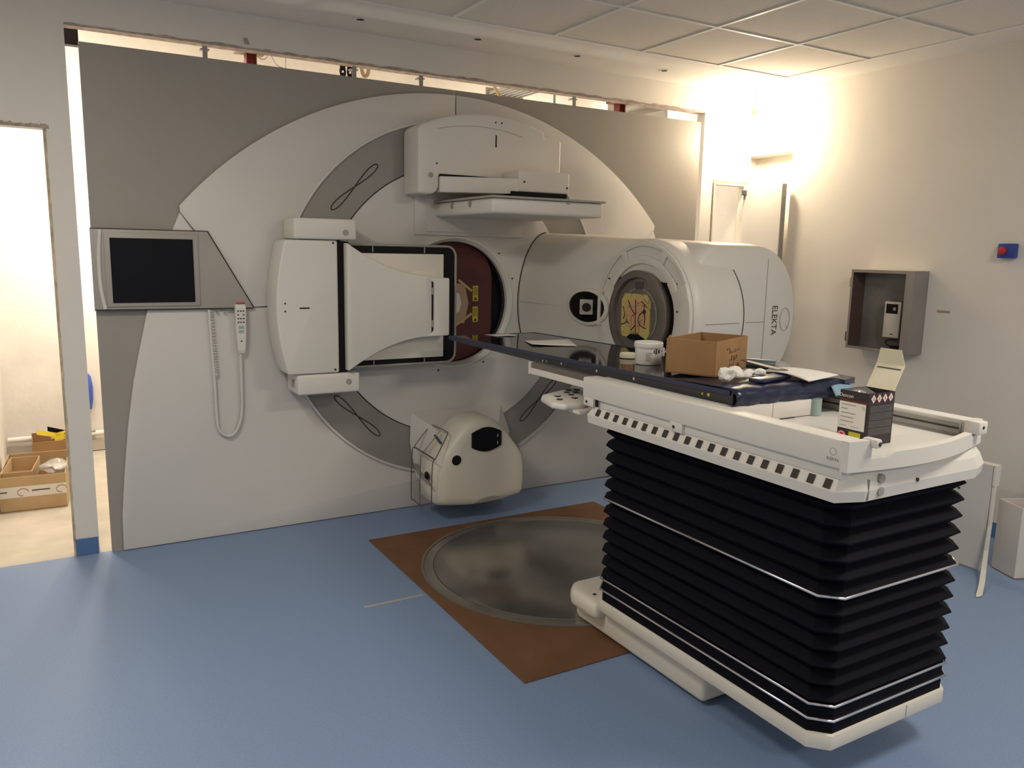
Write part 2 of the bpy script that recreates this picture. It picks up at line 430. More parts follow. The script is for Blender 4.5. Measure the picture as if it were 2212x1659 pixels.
# wall monitor set into the left panel
t = thing('wall_monitor', 'dark flat screen in a slanted grey housing on the gantry wall', 'monitor', (-1.68, -.04, 1.25))
obj('housing', prism([(-1.952, 1.255), (-1.2, 1.252), (-1.418, 1.644), (-1.952, 1.644)], 'y', -.056, -.0405, .003), 'monitor_grey', t, 40)
bz = [(-1.885+.0, 1.255)]
pts = [(-1.905, 1.2575), (-1.918, 1.35), (-1.921, 1.45), (-1.917, 1.55), (-1.908, 1.6415)]
obj('curved_rib', tube(spline([(x, -.056, z) for x, z in pts]), .010, 8), 'white_panel', t, 60)
obj('bezel', prism([(-1.895, 1.268), (-1.465, 1.268), (-1.465, 1.628), (-1.895, 1.628)], 'y', -.064, -.056, .004), 'monitor_grey', t, 40)
obj('screen', box(-1.87, -1.491, -.067, -.064, 1.287, 1.603, .001), 'navy_screen', t)
bm = tube([(-1.952, -.05, 1.2525), (-1.2, -.05, 1.2495)], .003); join(bm, tube([(-1.197, -.05, 1.252), (-1.415, -.05, 1.646)], .003)); join(bm, tube([(-1.415, -.05, 1.646), (-1.952, -.05, 1.646)], .0025))
obj('gap_line', bm, 'dark_line', t)
# hand control and its cord
t = thing('hand_control', 'white handheld remote with red top and keypad hanging under the monitor', 'remote control', (-1.27, -.08, 1.0))
obj('body', loft([[( -1.272+sx*w*.5, y, z) for sx, y in ((-1, -.052), (1, -.052), (1, -.052-d), (-1, -.052-d))] for z, w, d in ((1.012, .030, .022), (1.03, .036, .028), (1.10, .046, .03), (1.255, .054, .032), (1.272, .050, .026))]), 'white', t)
obj('red_cap', prism(circ(-1.269, -.068, .022, 20, rv=.012), 'z', 1.272, 1.281, .002), 'red', t, 40)
btn = None
for r in range(4):
    for cidx in range(3):
        if r == 1 and cidx == 1: continue
        c = (-1.272+(cidx-1)*.0135, -.0845, 1.237-r*.0195)
        b_ = obj('button', disc('y', c[0], c[2], .0043, c[1]-.002, c[1]+.002, 10), 'dark_grey', t)
for z in (1.153, 1.13): obj('display_window', box(-1.286, -1.260, -.086, -.082, z-.007, z+.007), 'lcd', t)
obj('button', disc('y', -1.273, 1.078, .0045, -.083, -.078, 10), 'dark_grey', t)
cord = spline([(-1.425, -.05, 1.245), (-1.418, -.05, 1.05), (-1.411, -.05, .86), (-1.407, -.05, .66), (-1.395, -.05, .595), (-1.358, -.05, .565), (-1.318, -.05, .578), (-1.288, -.05, .64), (-1.276, -.05, .72), (-1.275, -.055, .86), (-1.275, -.06, 1.0), (-1.273, -.066, 1.014)], 10)
obj('cord', tube(cord, .0075, 8), 'white_panel', t, 60)
cl = spline([(-1.414, -.05, 1.24), (-1.404, -.05, 1.05), (-1.400, -.05, .9)], 60)
coil = [(p.x+.006*math.cos(i*1.3), p.y-.004+.006*math.sin(i*1.3), p.z) for i, p in enumerate(cl)]
obj('coiled_cord', tube(coil, .003, 5), 'white_panel', t, 60)
obj('hook_pin', box(-1.40, -1.39, -.075, -.0565, 1.243, 1.253), 'dark_grey', t)
bm = box(-1.365, -1.352, -.075, -.0565, 1.243, 1.253); box(-1.354, -1.298, -.062, -.0565, 1.246, 1.250, bm=bm)
obj('hook', bm, 'dark_grey', t)

# ================================================================== LINEAR ACCELERATOR
G = thing('linear_accelerator', 'white rotating radiotherapy machine with treatment head and imaging arms', 'medical machine', (0, 0, 0))
obj('grey_ring', annulus('y', 0, ZI, .803, 1.057, -.034, -.012, 128), 'ring_grey', G, 35)
obj('ring_lip', annulus('y', 0, ZI, 1.05, 1.062, -.046, -.03, 128), 'white_panel', G, 35)
df = obj('drum_face', annulus('y', 0, ZI, .385, .80, -.045, -.012, 128), 'white_panel', G, 35)
obj('hole_rim', loft([[(r*math.cos(2*math.pi*i/96), y_, ZI+r*math.sin(2*math.pi*i/96)) for i in range(96)] for r, y_ in ((.398, -.045), (.395, -.056), (.386, -.056), (.368, -.035), (.366, -.012))], cap=False), 'white', G, 35)
obj('drum_gap', annulus('y', 0, ZI, .798, .806, -.036, -.034, 128), 'dark_line', G)
for a in (75, 45, 20, 105, -62, -38, -105, 135):
    x, z = .425*math.cos(math.radians(a)), ZI+.425*math.sin(math.radians(a))
    obj('screw', disc('y', x, z, .006, -.047, -.045, 10), 'dark_line', G)
# centre of the drum: red plate with warning labels behind the round hole
obj('hole_back', disc('y', 0, ZI, .39, .06, .08, 64), 'black', G)
obj('hole_sleeve', annulus('y', 0, ZI, .386, .395, -.02, .06, 64), 'dark_grey', G, 35)
rp = []
for cx, cz, a0 in ((.255, 1.56, 0), (-.30, 1.56, 90), (-.30, .96, 180), (.255, .96, 270)):
    pass
rp = [(-.36, ZI-.10), (-.36, ZI+.10)] + [(.37*math.cos(math.radians(a)), ZI+.37*math.sin(math.radians(a))) for a in range(160, 44, -6)] + [(.285, ZI+.20), (.292, ZI+.15), (.292, ZI-.15), (.285, ZI-.20)] + [(.37*math.cos(math.radians(a)), ZI+.37*math.sin(math.radians(a))) for a in range(-46, -162, -6)]
red = obj('red_plate', prism(rp, 'y', .03, .045), 'maroon', G)
for z0, z1 in ((1.262, 1.358), (1.131, 1.228)):
    lb_ = obj('warning_label', box(.158, .196, .0275, .0295, z0, z1, .0006), 'yellow_label', red)
    for q in range(4):
        obj('label_print', box(.164+q*.008, .167+q*.008, .0268, .0275, z0+.034, z1-.008), 'print_dark', red)
    obj('warning_triangle', prism([(.164, z0+.006), (.190, z0+.006), (.177, z0+.028)], 'y', .0268, .0275), 'print_dark', red)
obj('tan_card', prism([(-.02, 1.135), (.10, 1.125), (.128, 1.25), (.10, 1.375), (-.02, 1.37)], 'y', .026, .029), 'tape_tan', red)
for (a, b) in (((.055, 1.395), (.15, 1.325)), ((.04, 1.115), (.15, 1.185))):
    d = Vector((b[0]-a[0], 0, b[1]-a[1])); n = Vector((-d.z, 0, d.x)).normalized()*.008
    A = Vector((a[0], .024, a[1])); B = Vector((b[0], .024, b[1]))
    obj('tape_strip', sheet([A-n, B-n, B+n, A+n], .0015), 'cardboard_light', red)
obj('white_card', prism([(.0, 1.17), (.06, 1.20), (.075, 1.25), (.06, 1.31), (.0, 1.33)], 'y', .020, .024), 'paper', red)
# figure-eight slots on the ring
for a in (133.6, -133.6, -46.4, 46.4):
    c = Vector((.903*math.cos(math.radians(a)), -.0345, ZI+.903*math.sin(math.radians(a))))
    tg = Vector((-math.sin(math.radians(a)), 0, math.cos(math.radians(a)))); rd = Vector((math.cos(math.radians(a)), 0, math.sin(math.radians(a))))
    pts = [c+tg*(.187*math.cos(u))+rd*(.017*math.sin(2*u)) for u in [2*math.pi*i/72 for i in range(72)]]
    obj('eight_slot', tube(pts, .0032, 6, True), 'dark_line', G)
# raised mounting plate under the upper detector
obj('mounting_plate', box(-.27, .46, -.056, -.046, 1.66, 1.95, .004), 'white_panel', G, 35)
obj('mounting_plate', box(-.20, .38, -.062, -.056, 1.68, 1.95, .004), 'white_panel', G, 35)

# ---- treatment head arm (right)
def arm_profile(h, x_l, x_r):
    a_, e_ = .20, 2/1.9
    L = []
    for k in range(-15, 16):
        t_ = math.radians(k*6)
        L.append((x_l+a_-a_*abs(math.cos(t_))**e_, ZI+h*math.copysign(abs(math.sin(t_))**e_, t_)))
    right = []
    rx = .30
    for k in range(0, 25):
        a = math.radians(90-k*7.5)
        right.append((x_r-rx+rx*math.cos(a), ZI+h*math.sin(a)))
    return L+right
prA, prB = arm_profile(.435, .445, 1.34), arm_profile(.375, .50, 1.335)
def inset(pr, k, cx=.93):
    return [(cx+(x-cx)*k, ZI+(z-ZI)*k) for x, z in pr]
rings = [[(x, -.02, z) for x, z in prA], [(x, -1.40, z) for x, z in prB], [(x, -1.455, z) for x, z in inset(prB, .985)], [(x, -1.485, z) for x, z in inset(prB, .955)], [(x, -1.50, z) for x, z in inset(prB, .90)]]
arm = obj('head_arm', loft(rings), 'white', G, 40)
# collimator housing, axis along x
def xr(cx_, r, n=72, cy=-1.22): return [(cx_, cy+r*math.cos(2*math.pi*i/n), ZI+r*math.sin(2*math.pi*i/n)) for i in range(n)]
hs = obj('collimator_housing', loft([xr(.86, .36), xr(.83, .372), xr(.80, .376), xr(.55, .392), xr(.515, .39), xr(.50, .378), xr(.497, .36)]), 'white', G, 40)
obj('housing_gap', annulus('x', -1.22, ZI, .355, .372, .832, .838, 72), 'dark_line', G)
def arcseg(r0, r1, a0, a1, x0, x1, n=24, cy=-1.22):
    ps = [(cy+r1*math.cos(math.radians(a0+(a1-a0)*i/n)), ZI+r1*math.sin(math.radians(a0+(a1-a0)*i/n))) for i in range(n+1)]
    ps += [(cy+r0*math.cos(math.radians(a1+(a0-a1)*i/n)), ZI+r0*math.sin(math.radians(a1+(a0-a1)*i/n))) for i in range(n+1)]
    return prism(ps, 'x', x0, x1, .004, 2, 40)
obj('outer_arch', arcseg(.352, .376, 8, 172, .482, .499), 'white', hs, 40)
obj('inner_arch', arcseg(.265, .305, 30, 150, .478, .499), 'white', hs, 40)
for a0 in (60, 114): obj('arch_spoke', arcseg(.30, .356, a0, a0+7, .480, .499, 4), 'white', hs, 40)
obj('arch_floor', annulus('x', -1.22, ZI, .20, .36, .492, .4985, 72), 'white', hs)
obj('side_cover', arcseg(.250, .374, -82, 12, .474, .499), 'white', hs, 40)
obj('side_cover', arcseg(.262, .374, 152, 262, .476, .499), 'white', hs, 40)
obj('cover_arm', arcseg(.262, .31, 140, 154, .474, .499, 6), 'white', hs, 40)
obj('dark_pocket', box(.488, .4925, -1.055, -.985, ZI+.02, ZI+.19), 'black', hs)
obj('dark_pocket', box(.488, .4925, -1.48, -1.37, ZI-.19, ZI+.175), 'black', hs)
for y_, z_ in ((-.955, 1.44), (-1.385, 1.435), (-1.505, 1.30)): obj('screw', disc('x', y_, z_, .005, .4725, .478, 8), 'dark_line', hs)
ap = obj('accessory_ring', loft([xr(.50, .225, 64), xr(.455, .232, 64), xr(.452, .225, 64), xr(.452, .196, 64), xr(.478, .19, 64)]), 'steel_dark', G, 40)
obj('ring_plate', disc('x', -1.22, ZI, .192, .474, .482, 56), 'steel_dark', ap)
obj('inner_ring', annulus('x', -1.22, ZI, .135, .145, .471, .476, 56), 'steel', ap, 40)
obj('latch_block', box(.468, .476, -1.245, -1.185, 1.395, 1.43, .002), 'dark_grey', ap)
am = [(-1.10, 1.145), (-1.085, 1.17), (-1.085, 1.335), (-1.11, 1.37), (-1.285, 1.37), (-1.315, 1.335), (-1.315, 1.17), (-1.30, 1.145)]
obj('amber_window', prism(am, 'x', .466, .474), 'amber', ap)
# cracks and flaked coating on the amber window
ck = [[(-1.14, 1.335), (-1.17, 1.29), (-1.20, 1.265)], [(-1.20, 1.34), (-1.205, 1.265)], [(-1.20, 1.265), (-1.205, 1.21), (-1.17, 1.18)], [(-1.205, 1.22), (-1.21, 1.155)], [(-1.25, 1.335), (-1.275, 1.315), (-1.268, 1.285)], [(-1.268, 1.29), (-1.235, 1.265), (-1.225, 1.235), (-1.24, 1.215), (-1.265, 1.205), (-1.29, 1.20)], [(-1.268, 1.29), (-1.28, 1.25), (-1.275, 1.215)], [(-1.09, 1.205), (-1.12, 1.215), (-1.13, 1.225)], [(-1.10, 1.30), (-1.115, 1.26), (-1.105, 1.235)]]
for c in ck: obj('crack', tube([(.465, y, z) for y, z in c], .0028, 5), 'dark_line', ap)
obj('flaked_patch', prism([(-1.265, 1.298), (-1.285, 1.29), (-1.282, 1.272), (-1.26, 1.272)], 'x', .4645, .466), 'dark_line', ap)
obj('flaked_patch', prism([(-1.14, 1.145), (-1.17, 1.163), (-1.23, 1.165), (-1.28, 1.148), (-1.27, 1.135), (-1.16, 1.135)], 'x', .463, .466), 'black', ap)
# dark inspection port on the arm
px_ = .505
px_ = .472
po = obj('port_rim', loft([[(x_, -.765+r*2.0*math.cos(2*math.pi*i/56), 1.275+r*math.sin(2*math.pi*i/56)) for i in range(56)] for x_, r in ((px_+.06, .102), (px_-.006, .102), (px_-.010, .097), (px_-.010, .086), (px_+.02, .083))], cap=False), 'white', G, 40)
obj('port_glass', disc('x', -.765, 1.275, .168, px_-.006, px_+.03, 56, rv=.083), 'black_gloss', po)
Mc = Matrix.Translation((px_-.01, -.785, 1.276)) @ Matrix.Rotation(math.radians(-42), 4, 'Z')
obj('camera_block', rebase(box(-.042, .042, -.028, .02, -.042, .042, .003), Mc), 'tray_metal', po)
obj('camera_lens', rebase(disc('y', -.004, .0, .024, -.040, -.028, 24, bv=.003), Mc), 'black_gloss', po)
obj('port_bar', box(px_-.016, px_+.01, -.902, -.882, 1.185, 1.37, .003), 'white', po)
# seams on the arm
obj('arm_seam', tube([(.4475, -.06, 1.262), (.4675, -.53, 1.262)], .0022, 6), 'mid_grey', arm)
obj('arm_seam', tube([(x-.001, -.047, z) for x, z in arm_profile(.4365, .443, 1.34)[:31]], .003, 6), 'dark_line', arm)
obj('cap_seam', tube([(1.08, -1.501, ZI+.30-i*.06) for i in range(11)], .0016, 5), 'mid_grey', arm)
obj('cap_seam', tube([(.872, -1.5015, 1.235), (1.08, -1.5015, 1.235)], .0016, 5), 'mid_grey', arm)
obj('housing_seam', tube([(.56, -1.6125, 1.245), (.80, -1.597, 1.245)], .0016, 5), 'mid_grey', hs)
# lettering on the end of the head
text('lettering', 'ELEKTA', .056, frame((1.152, -1.5012, 1.242), (0, 0, -1), (1, 0, 0)), 'print_dark', arm, sx=.82)
obj('logo_ring', tube([(1.232+.036*math.cos(2*math.pi*i/40), -1.5012, 1.245+.060*math.sin(2*math.pi*i/40)) for i in range(40)], .0016, 5, True), 'print_grey', arm)
for k in range(3): obj('logo_dot', disc('y', 1.240+.005*k, 1.222-.011*k, .002+.0006*k, -1.5016, -1.500, 10), 'print_grey', arm)

# ---- portal imager arm (left)
m_arc = [(-.80, .907)]+[(-1.08, .907)]+[(-1.118+.055*((z-ZI)/.353)**2-.0, z) for z in [ZI-.353+i*.0706 for i in range(11)]]+[(-1.08, 1.613), (-.80, 1.613)]
m_arc = [(-.80, .907)]+[(-1.128+.052*(u/10)**2, ZI+.353*u/10) for u in range(-10, 11)]+[(-.80, 1.613)]
im = obj('imager_housing', prism(m_arc, 'y', -.265, -.046, .012, 3), 'white', G, 35)
b1 = obj('upper_block', box(-1.03, -.695, -.27, -.046, 1.617, 1.725, .012, 3), 'white', G, 35)
b2 = obj('lower_block', box(-1.03, -.688, -.27, -.046, .795, .903, .012, 3), 'white', G, 35)
obj('front_slot', box(-1.01, -.957, -.2665, -.264, 1.256, 1.263), 'black', im)
for z in (1.244, 1.285): obj('screw', disc('y', -1.085, z, .005, -.267, -.264, 8), 'dark_line', im)
for z in (1.61, .915): obj('screw', disc('y', -.825, z-(.01 if z > 1 else -.01), .006, -.267, -.264, 8), 'dark_line', im)
obj('bolt_cap', disc('y', -.757, 1.655, .016, -.273, -.269, 20), 'mid_grey', b1)
obj('bolt_cap', disc('y', -.752, .855, .016, -.273, -.269, 20), 'mid_grey', b2)
obj('socket_cover', box(-1.036, -1.029, -.20, -.16, .83, .87, .001), 'mid_grey', b2)
obj('dark_slot', box(-.80, -.735, -.245, -.20, .91, 1.61), 'black', G)
# detector plate with dark bumper frame
rr = .055
fr_ = [(-.78, .922), (-.074-rr, .922)]+[(-.074-rr+rr*math.cos(math.radians(a)), .922+rr+rr*math.sin(math.radians(a))) for a in range(-80, 0, 20)]+[(-.074, .922+rr), (-.074, 1.595-rr)]+[(-.074-rr+rr*math.cos(math.radians(a)), 1.595-rr+rr*math.sin(math.radians(a))) for a in range(10, 90, 20)]+[(-.074-rr, 1.595), (-.78, 1.595)]
pl = obj('imager_frame', prism(fr_, 'y', -.195, -.07), 'black', G)
ctr = (-.42, 1.2585)
edge = [(x, -.199, z) for x, z in fr_[1:-1]]
edge = [(-.78, -.199, .922)]+edge+[(-.78, -.199, 1.595)]
obj('frame_edge', tube(edge, .007, 8), 'mid_grey', pl, 60)
obj('imager_cover', box(-.75, -.157, -.215, -.19, .957, 1.55, .004), 'cream', pl, 35)
for z0, z1 in ((1.375, 1.455), (1.045, 1.12)):
    for x0, x1 in ((-.47, -.395), (-.365, -.20)):
        obj('cover_panel', box(x0, x1, -.219, -.214, z0, z1, .002), 'cream', pl, 35)
for x in (-.58, -.27):
    obj('bumper_joint', box(x-.003, x+.003, -.198, -.19, 1.556, 1.592), 'mid_grey', pl)
    obj('bumper_joint', box(x-.003, x+.003, -.198, -.19, .925, .952), 'mid_grey', pl)
# flared support plate in front of the detector
def flare(u):  # half height along the plate
    return .172+.171*(1-u)**1.9
fl_ = [(-.762+.47*i/16, ZI+flare(i/16)) for i in range(17)]+[(-.282, ZI+.165), (-.272, ZI+.145), (-.272, ZI-.145), (-.282, ZI-.165)]+[(-.762+.47*i/16, ZI-flare(i/16)) for i in range(16, -1, -1)]
fp = obj('flared_plate', prism(fl_, 'y', -.305, -.235, .008, 2), 'white', G, 40)
obj('plate_slot', box(-.273, -.262, -.298, -.25, 1.12, 1.40), 'black', G)
ebx = [(-.30, 1.42), (-.17, 1.418), (-.165, 1.412), (-.165, 1.098), (-.17, 1.092), (-.30, 1.09), (-.262, 1.115), (-.258, 1.13), (-.258, 1.38), (-.262, 1.395)]
obj('end_block', prism(ebx, 'y', -.31, -.22, .005, 2), 'white', G, 40)
for z in (1.345, 1.16): obj('hinge_pin', box(-.272, -.258, -.303, -.29, z-.02, z+.02, .002), 'mid_grey', G)

# ---- upper detector arm
def zc_(px): pass
top = [(-.335, 1.882), (-.335, 2.225), (-.32, 2.25)]+[(x, 2.342-.40*(x-.11)**2-.22*abs(x-.11)**3) for x in [-.29+i*.048 for i in range(17)]]+[(.483, 2.24), (.60, 2.238), (.60, 1.99), (-.21, 1.99), (-.21, 1.92), (-.225, 1.895), (-.255, 1.88)]
uh = obj('detector_housing', prism(top, 'y', -.262, -.046, .014, 3), 'white', G, 35)
obj('front_slot', box(.146, .153, -.264, -.261, 2.165, 2.232), 'black', uh)
for x in (.145, .185): obj('screw', disc('y', x, 2.302, .005, -.265, -.261, 8), 'dark_line', uh)
obj('bolt_cap', disc('y', -.262, 1.985, .015, -.266, -.261, 20), 'mid_grey', uh)
obj('screw', disc('y', -.225, 2.05, .005, -.265, -.261, 8), 'dark_line', uh)
obj('housing_seam', tube([(x, -.2625, 2.27-.45*(x-.05)**2) for x in [-.22+i*.055 for i in range(11)]], .0014, 5), 'mid_grey', uh)
da = obj('detector_arm', prism([(-.205, -.262), (.205, -.44), (.205, -.20), (-.205, -.20)], 'z', 1.895, 1.982, .006, 2), 'white', G, 35)
obj('arm_gap', box(-.205, .10, -.258, -.20, 1.982, 2.0), 'black', G)
ab = obj('arm_block', box(.20, .545, -.445, -.19, 1.91, 2.03, .010, 3), 'white', G, 35)
for x, z in ((.235, 1.965), (.527, 1.945)): obj('screw', disc('y', x, z, .006, -.448, -.444, 8), 'dark_line', ab)
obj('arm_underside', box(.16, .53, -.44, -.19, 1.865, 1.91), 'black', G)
dp = obj('detector_panel', box(-.145, .56, -.77, -.05, 1.765, 1.845, .018, 3), 'white', G, 35)
obj('panel_rim', box(-.154, .569, -.779, -.045, 1.845, 1.857, .005, 2), 'monitor_grey', dp, 35)
for y in (-.30, -.52): obj('lock_knob', disc('x', y, 1.822, .013, -.152, -.145, 20, rv=.018), 'mid_grey', dp)
obj('panel_plate', box(.31, .33, -.774, -.769, 1.83, 1.838), 'mid_grey', dp)

# ---- x-ray source (bottom)
hp = [(.0, .618), (.06, .61), (.115, .58), (.165, .53), (.215, .47), (.265, .405), (.292, .35), (.302, .29), (.303, .20), (.298, .135), (.275, .112), (.19, .098), (.10, .088), (0, .084)]
prof = hp + [(-x, z) for x, z in reversed(hp[1:-1])]
def sc(k, kz=None): 
    kz = kz or k
    return [(x*k, .30+(z-.30)*kz) for x, z in prof]
rings = [[(x, y, z) for x, z in sc(k, kz)] for y, k, kz in ((-.20, .97, .97), (-.215, 1, 1), (-.345, 1, 1), (-.385, .985, .985), (-.412, .94, .95), (-.428, .86, .88), (-.434, .70, .74))]
sr = obj('source_housing', loft(rings), 'cream', G, 50)
obj('source_neck', loft([[(x, -.046, z) for x, z in ((-.29, .60), (.33, .60), (.40, .42), (.34, .20), (-.26, .20), (-.30, .42))], [(x, -.22, z) for x, z in ((-.20, .52), (.22, .52), (.27, .36), (.25, .16), (-.25, .16), (-.25, .36))]]), 'white_panel', G, 40)
sw = [(-.078, .445)]+[(-.078+.196*i/12, .445-.03*math.sin(math.pi*i/12)) for i in range(1, 12)]+[(.118, .445), (.118, .53)]+[(.118-.196*i/12, .53+.03*math.sin(math.pi*i/12)) for i in range(1, 12)]+[(-.078, .53)]
scn = obj('source_screen', prism(sw, 'y', -.442, -.415, .003), 'black', sr, 40)
obj('screen_glass', box(-.062, .098, -.4435, -.441, .437, .54), 'navy_screen', sr)
for z in (.462, .505): obj('screen_mark', box(.088, .092, -.4445, -.4425, z-.009, z+.009), 'paper', sr)
obj('source_port', disc('y', -.175, .383, .030, -.438, -.40, 28), 'black', sr)
obj('port_ring', annulus('y', -.175, .383, .030, .034, -.438, -.40, 28), 'white', sr)
obj('grey_badge', prism([(-.075, .108), (.15, .112), (.12, .128), (.06, .137), (0, .13)], 'y', -.437, -.405, .001), 'mid_grey', sr)
obj('side_clip', box(.30, .312, -.33, -.29, .30, .40, .003), 'mid_grey', sr)
# touch guard of bent wire on the left of the source
wf_ = [(-.335, -.44, .11), (-.335, -.455, .37), (-.315, -.46, .42), (-.22, -.40, .525), (-.205, -.36, .54), (-.205, -.20, .54), (-.22, -.16, .53), (-.32, -.17, .425), (-.335, -.165, .38), (-.335, -.15, .12), (-.325, -.17, .09), (-.30, -.24, .065)]
wg = obj('wire_guard', tube(spline(wf_, 6), .0032, 6), 'wire', G, 60)
obj('guard_wire', tube([(-.322, -.455, .41), (-.322, -.17, .418)], .0045, 6), 'wire', wg)
obj('guard_wire', tube(spline([(-.21, -.29, .53), (-.32, -.29, .41), (-.335, -.29, .36), (-.335, -.28, .11), (-.325, -.30, .07)], 6), .0025, 6), 'wire', wg)
obj('guard_pin', tube([(-.235, -.27, .50), (-.24, -.36, .475)], .008, 8), 'dark_grey', wg)
obj('guard_arm', tube([(-.26, -.05, .27), (-.30, -.20, .265), (-.335, -.43, .255)], [.02, .016, .006], 8), 'ring_grey', wg, 60)
obj('guard_knob', tube([(-.30, -.30, .285), (-.325, -.36, .285)], .014, 10), 'black', wg)

# ================================================================== FLOOR PIECES
BX0, BX1, BY0, BY1 = -.718, .79, -2.118, -.462
pb = [(BX0, BY0), (BX1, BY0), (BX1, BY1), (BX0, BY1)]
o = obj('floor_board', prism(pb, 'z', .0005, .006, .0015, 1), 'board_brown')
tag(o, 'square brown hardboard sheet laid on the blue floor around the steel plate', 'floor board')
t = thing('turntable_plate', 'round worn steel turntable plate sunk into the brown board', 'floor plate', (.03, -1.22, .006))
obj('plate', disc('z', .03, -1.22, .642, .0065, .0115, 96, bv=.002), 'steel', t, 40)
obj('rim', annulus('z', .03, -1.22, .645, .690, .0065, .010, 96), 'steel', t, 40)
obj('outer_rim', annulus('z', .03, -1.22, .692, .706, .0065, .013, 96), 'steel_rim', t, 40)
o = obj('floor_tape', box(-1.02, -.735, -1.245, -1.228, .0003, .0012), 'tape_grey')
tag(o, 'thin faded strip of tape stuck on the blue floor', 'tape')

# ================================================================== TREATMENT COUCH
Cc = thing('treatment_couch', 'white patient couch on dark pleated bellows with long dark tabletop', 'treatment couch', (.02, -2.3, .0))
# foot standing on floor and plate
ftp = [(-.25, -2.55), (.29, -2.55), (.29, -1.78), (.25, -1.70), (-.20, -1.70), (-.25, -1.78)]
ft = obj('foot', prism(ftp, 'z', .014, .115, .02, 3), 'cream', Cc, 35)
nose = [(-.285, -1.72), (-.285, -1.96), (.325, -1.96), (.325, -1.72), (.25, -1.66), (-.21, -1.66)]
obj('foot_nose', prism([(-.305, -1.98), (.345, -1.98), (.345, -1.83), (.30, -1.73), (-.25, -1.73), (-.305, -1.80)], 'z', .085, .165, .03, 3), 'cream', Cc, 35)
obj('nose_screw', disc('z', -.25, -1.90, .008, .165, .167, 10), 'dark_line', ft)
def plan(ins, x0=-.30, x1=.342, y0=-3.072, y1=-1.955, ch=.05):
    a, b, c, d = x0+ins, x1-ins, y0+ins, y1-ins
    return [(a+ch, c), (b-ch, c), (b, c+ch), (b, d-ch), (b-ch, d), (a+ch, d), (a, d-ch), (a, c+ch)]
sk = obj('skirt', prism(plan(0, -.302, .344, -3.075, -1.95), 'z', .148, .196, .004, 2), 'cream', Cc, 35)
obj('skirt_seam', box(.098, .1, -3.0762, -3.075, .15, .194), 'mid_grey', sk)
rings = []
def add(z, ins): rings.append([(x, y, z) for x, y in plan(ins)])
add(.196, .006); add(.236, .006); add(.238, .002); add(.246, .002); add(.248, .006); add(.286, .006)
tips = [.888-.0535*k for k in range(12)]
tips = sorted(tips)
zprev = .288
for k, z in enumerate(tips):
    if k == 0:
        add(.288, .004)
    zm = (zprev+z)/2
    add(zm, .029); add(z-.002, .0); add(z+.002, .0); zprev = z
add(.915, .03)
obj('bellows', loft(rings), 'bellows', Cc)
def strip(z, ins=-.0015):
    p = plan(ins); pts = []
    for i in range(8):
        a, b = p[i], p[(i+1) % 8]
        for k in range(4): pts.append((a[0]+(b[0]-a[0])*k/4, a[1]+(b[1]-a[1])*k/4, z))
    return tube(pts, .0042, 6, True)
for z in (.242, .288, tips[6-0]): obj('metal_strip', strip(z), 'strip_metal', Cc, 60)
# casing with small square windows
def ring_plan(l, r, f, b, ch=.085, cy=.03):
    return [(l+ch, f), (r-ch, f), (r, f+cy), (r, b), (l, b), (l, f+cy)]
rings = [[(x, y, .913) for x, y in ring_plan(-.332, .365, -3.102, -1.925)], [(x, y, .944) for x, y in ring_plan(-.336, .369, -3.106, -1.921)], [(x, y, .978) for x, y in ring_plan(-.318, .352, -3.10, -1.94)], [(x, y, 1.0) for x, y in ring_plan(-.305, .338, -3.09, -1.95)]]
cs = obj('casing', loft(rings), 'white', Cc)
win0 = None
for k in range(20):
    y = -1.985-k*(3.045-1.985)/19
    if win0 is None:
        win0 = obj('square_window', sheet([(-.3362, -.011, .9495), (-.3362, .011, .9495), (-.3240, .011, .9735), (-.3240, -.011, .9735)], .0012), 'window_brown', cs); q = win0
    else:
        q = win0.copy(); COL.objects.link(q)
    q.location = (0, y, 0)
obj('front_seam', box(-.2375, -.236, -3.1075, -3.10, .916, .975), 'mid_grey', cs)
for x, z in ((-.184, .972), (-.184, .935)): obj('key_switch', disc('y', x, z, .013, -3.109, -3.09, 20), 'mid_grey', cs)
obj('front_screw', disc('y', -.02, .948, .006, -3.109, -3.10, 8), 'dark_line', cs)
# upper frame: beams, curved front wall, tray
fm = obj('frame_beam', box(-.335, -.262, -3.086, -1.885, 1.010, 1.090, .005, 2), 'white', Cc, 35)
obj('frame_beam', box(.305, .37, -3.05, -1.885, 1.012, 1.080, .006, 2), 'white', Cc, 35)
for y0, y1 in ((-1.955, -1.89), (-2.462, -2.40)):
    tb = obj('beam_tab', box(-.334, -.30, y0, y1, .978, 1.014, .004), 'white', fm, 35)
    obj('tab_screw', disc('x', (y0+y1)/2+.01, .995, .006, -.336, -.333, 8), 'dark_line', fm)
obj('beam_skirt', box(-.3215, -.28, -3.08, -1.895, .978, 1.012, .003), 'white', fm, 35)
obj('latch', box(-.3365, -.33, -1.985, -1.972, .985, 1.012), 'black', fm)
N = 20
fw_o = [(-.335+.70*i/N, -3.105-.05*math.sin(math.pi*i/N)+.045*(i/N)) for i in range(N+1)]
fw_i = [(x, y+.022) for x, y in fw_o]
def wall_top(x):
    if x < -.255: return 1.090
    if x < -.19: return 1.038
    if x < -.165: return 1.038+(x+.19)/.025*.014
    if x < .245: return 1.052
    if x < .262: return 1.052
    if x < .30: return 1.040
    return 1.082
bm = bmesh.new()
xs = sorted(set([-.334, -.2551, -.255, -.19, -.165, .2619, .262, .2999, .30, .365]+[-.16+i*.04 for i in range(11)]))
def fy(x): u = (x+.335)/.70; return -3.105-.05*math.sin(math.pi*u)+.045*u
prev = None
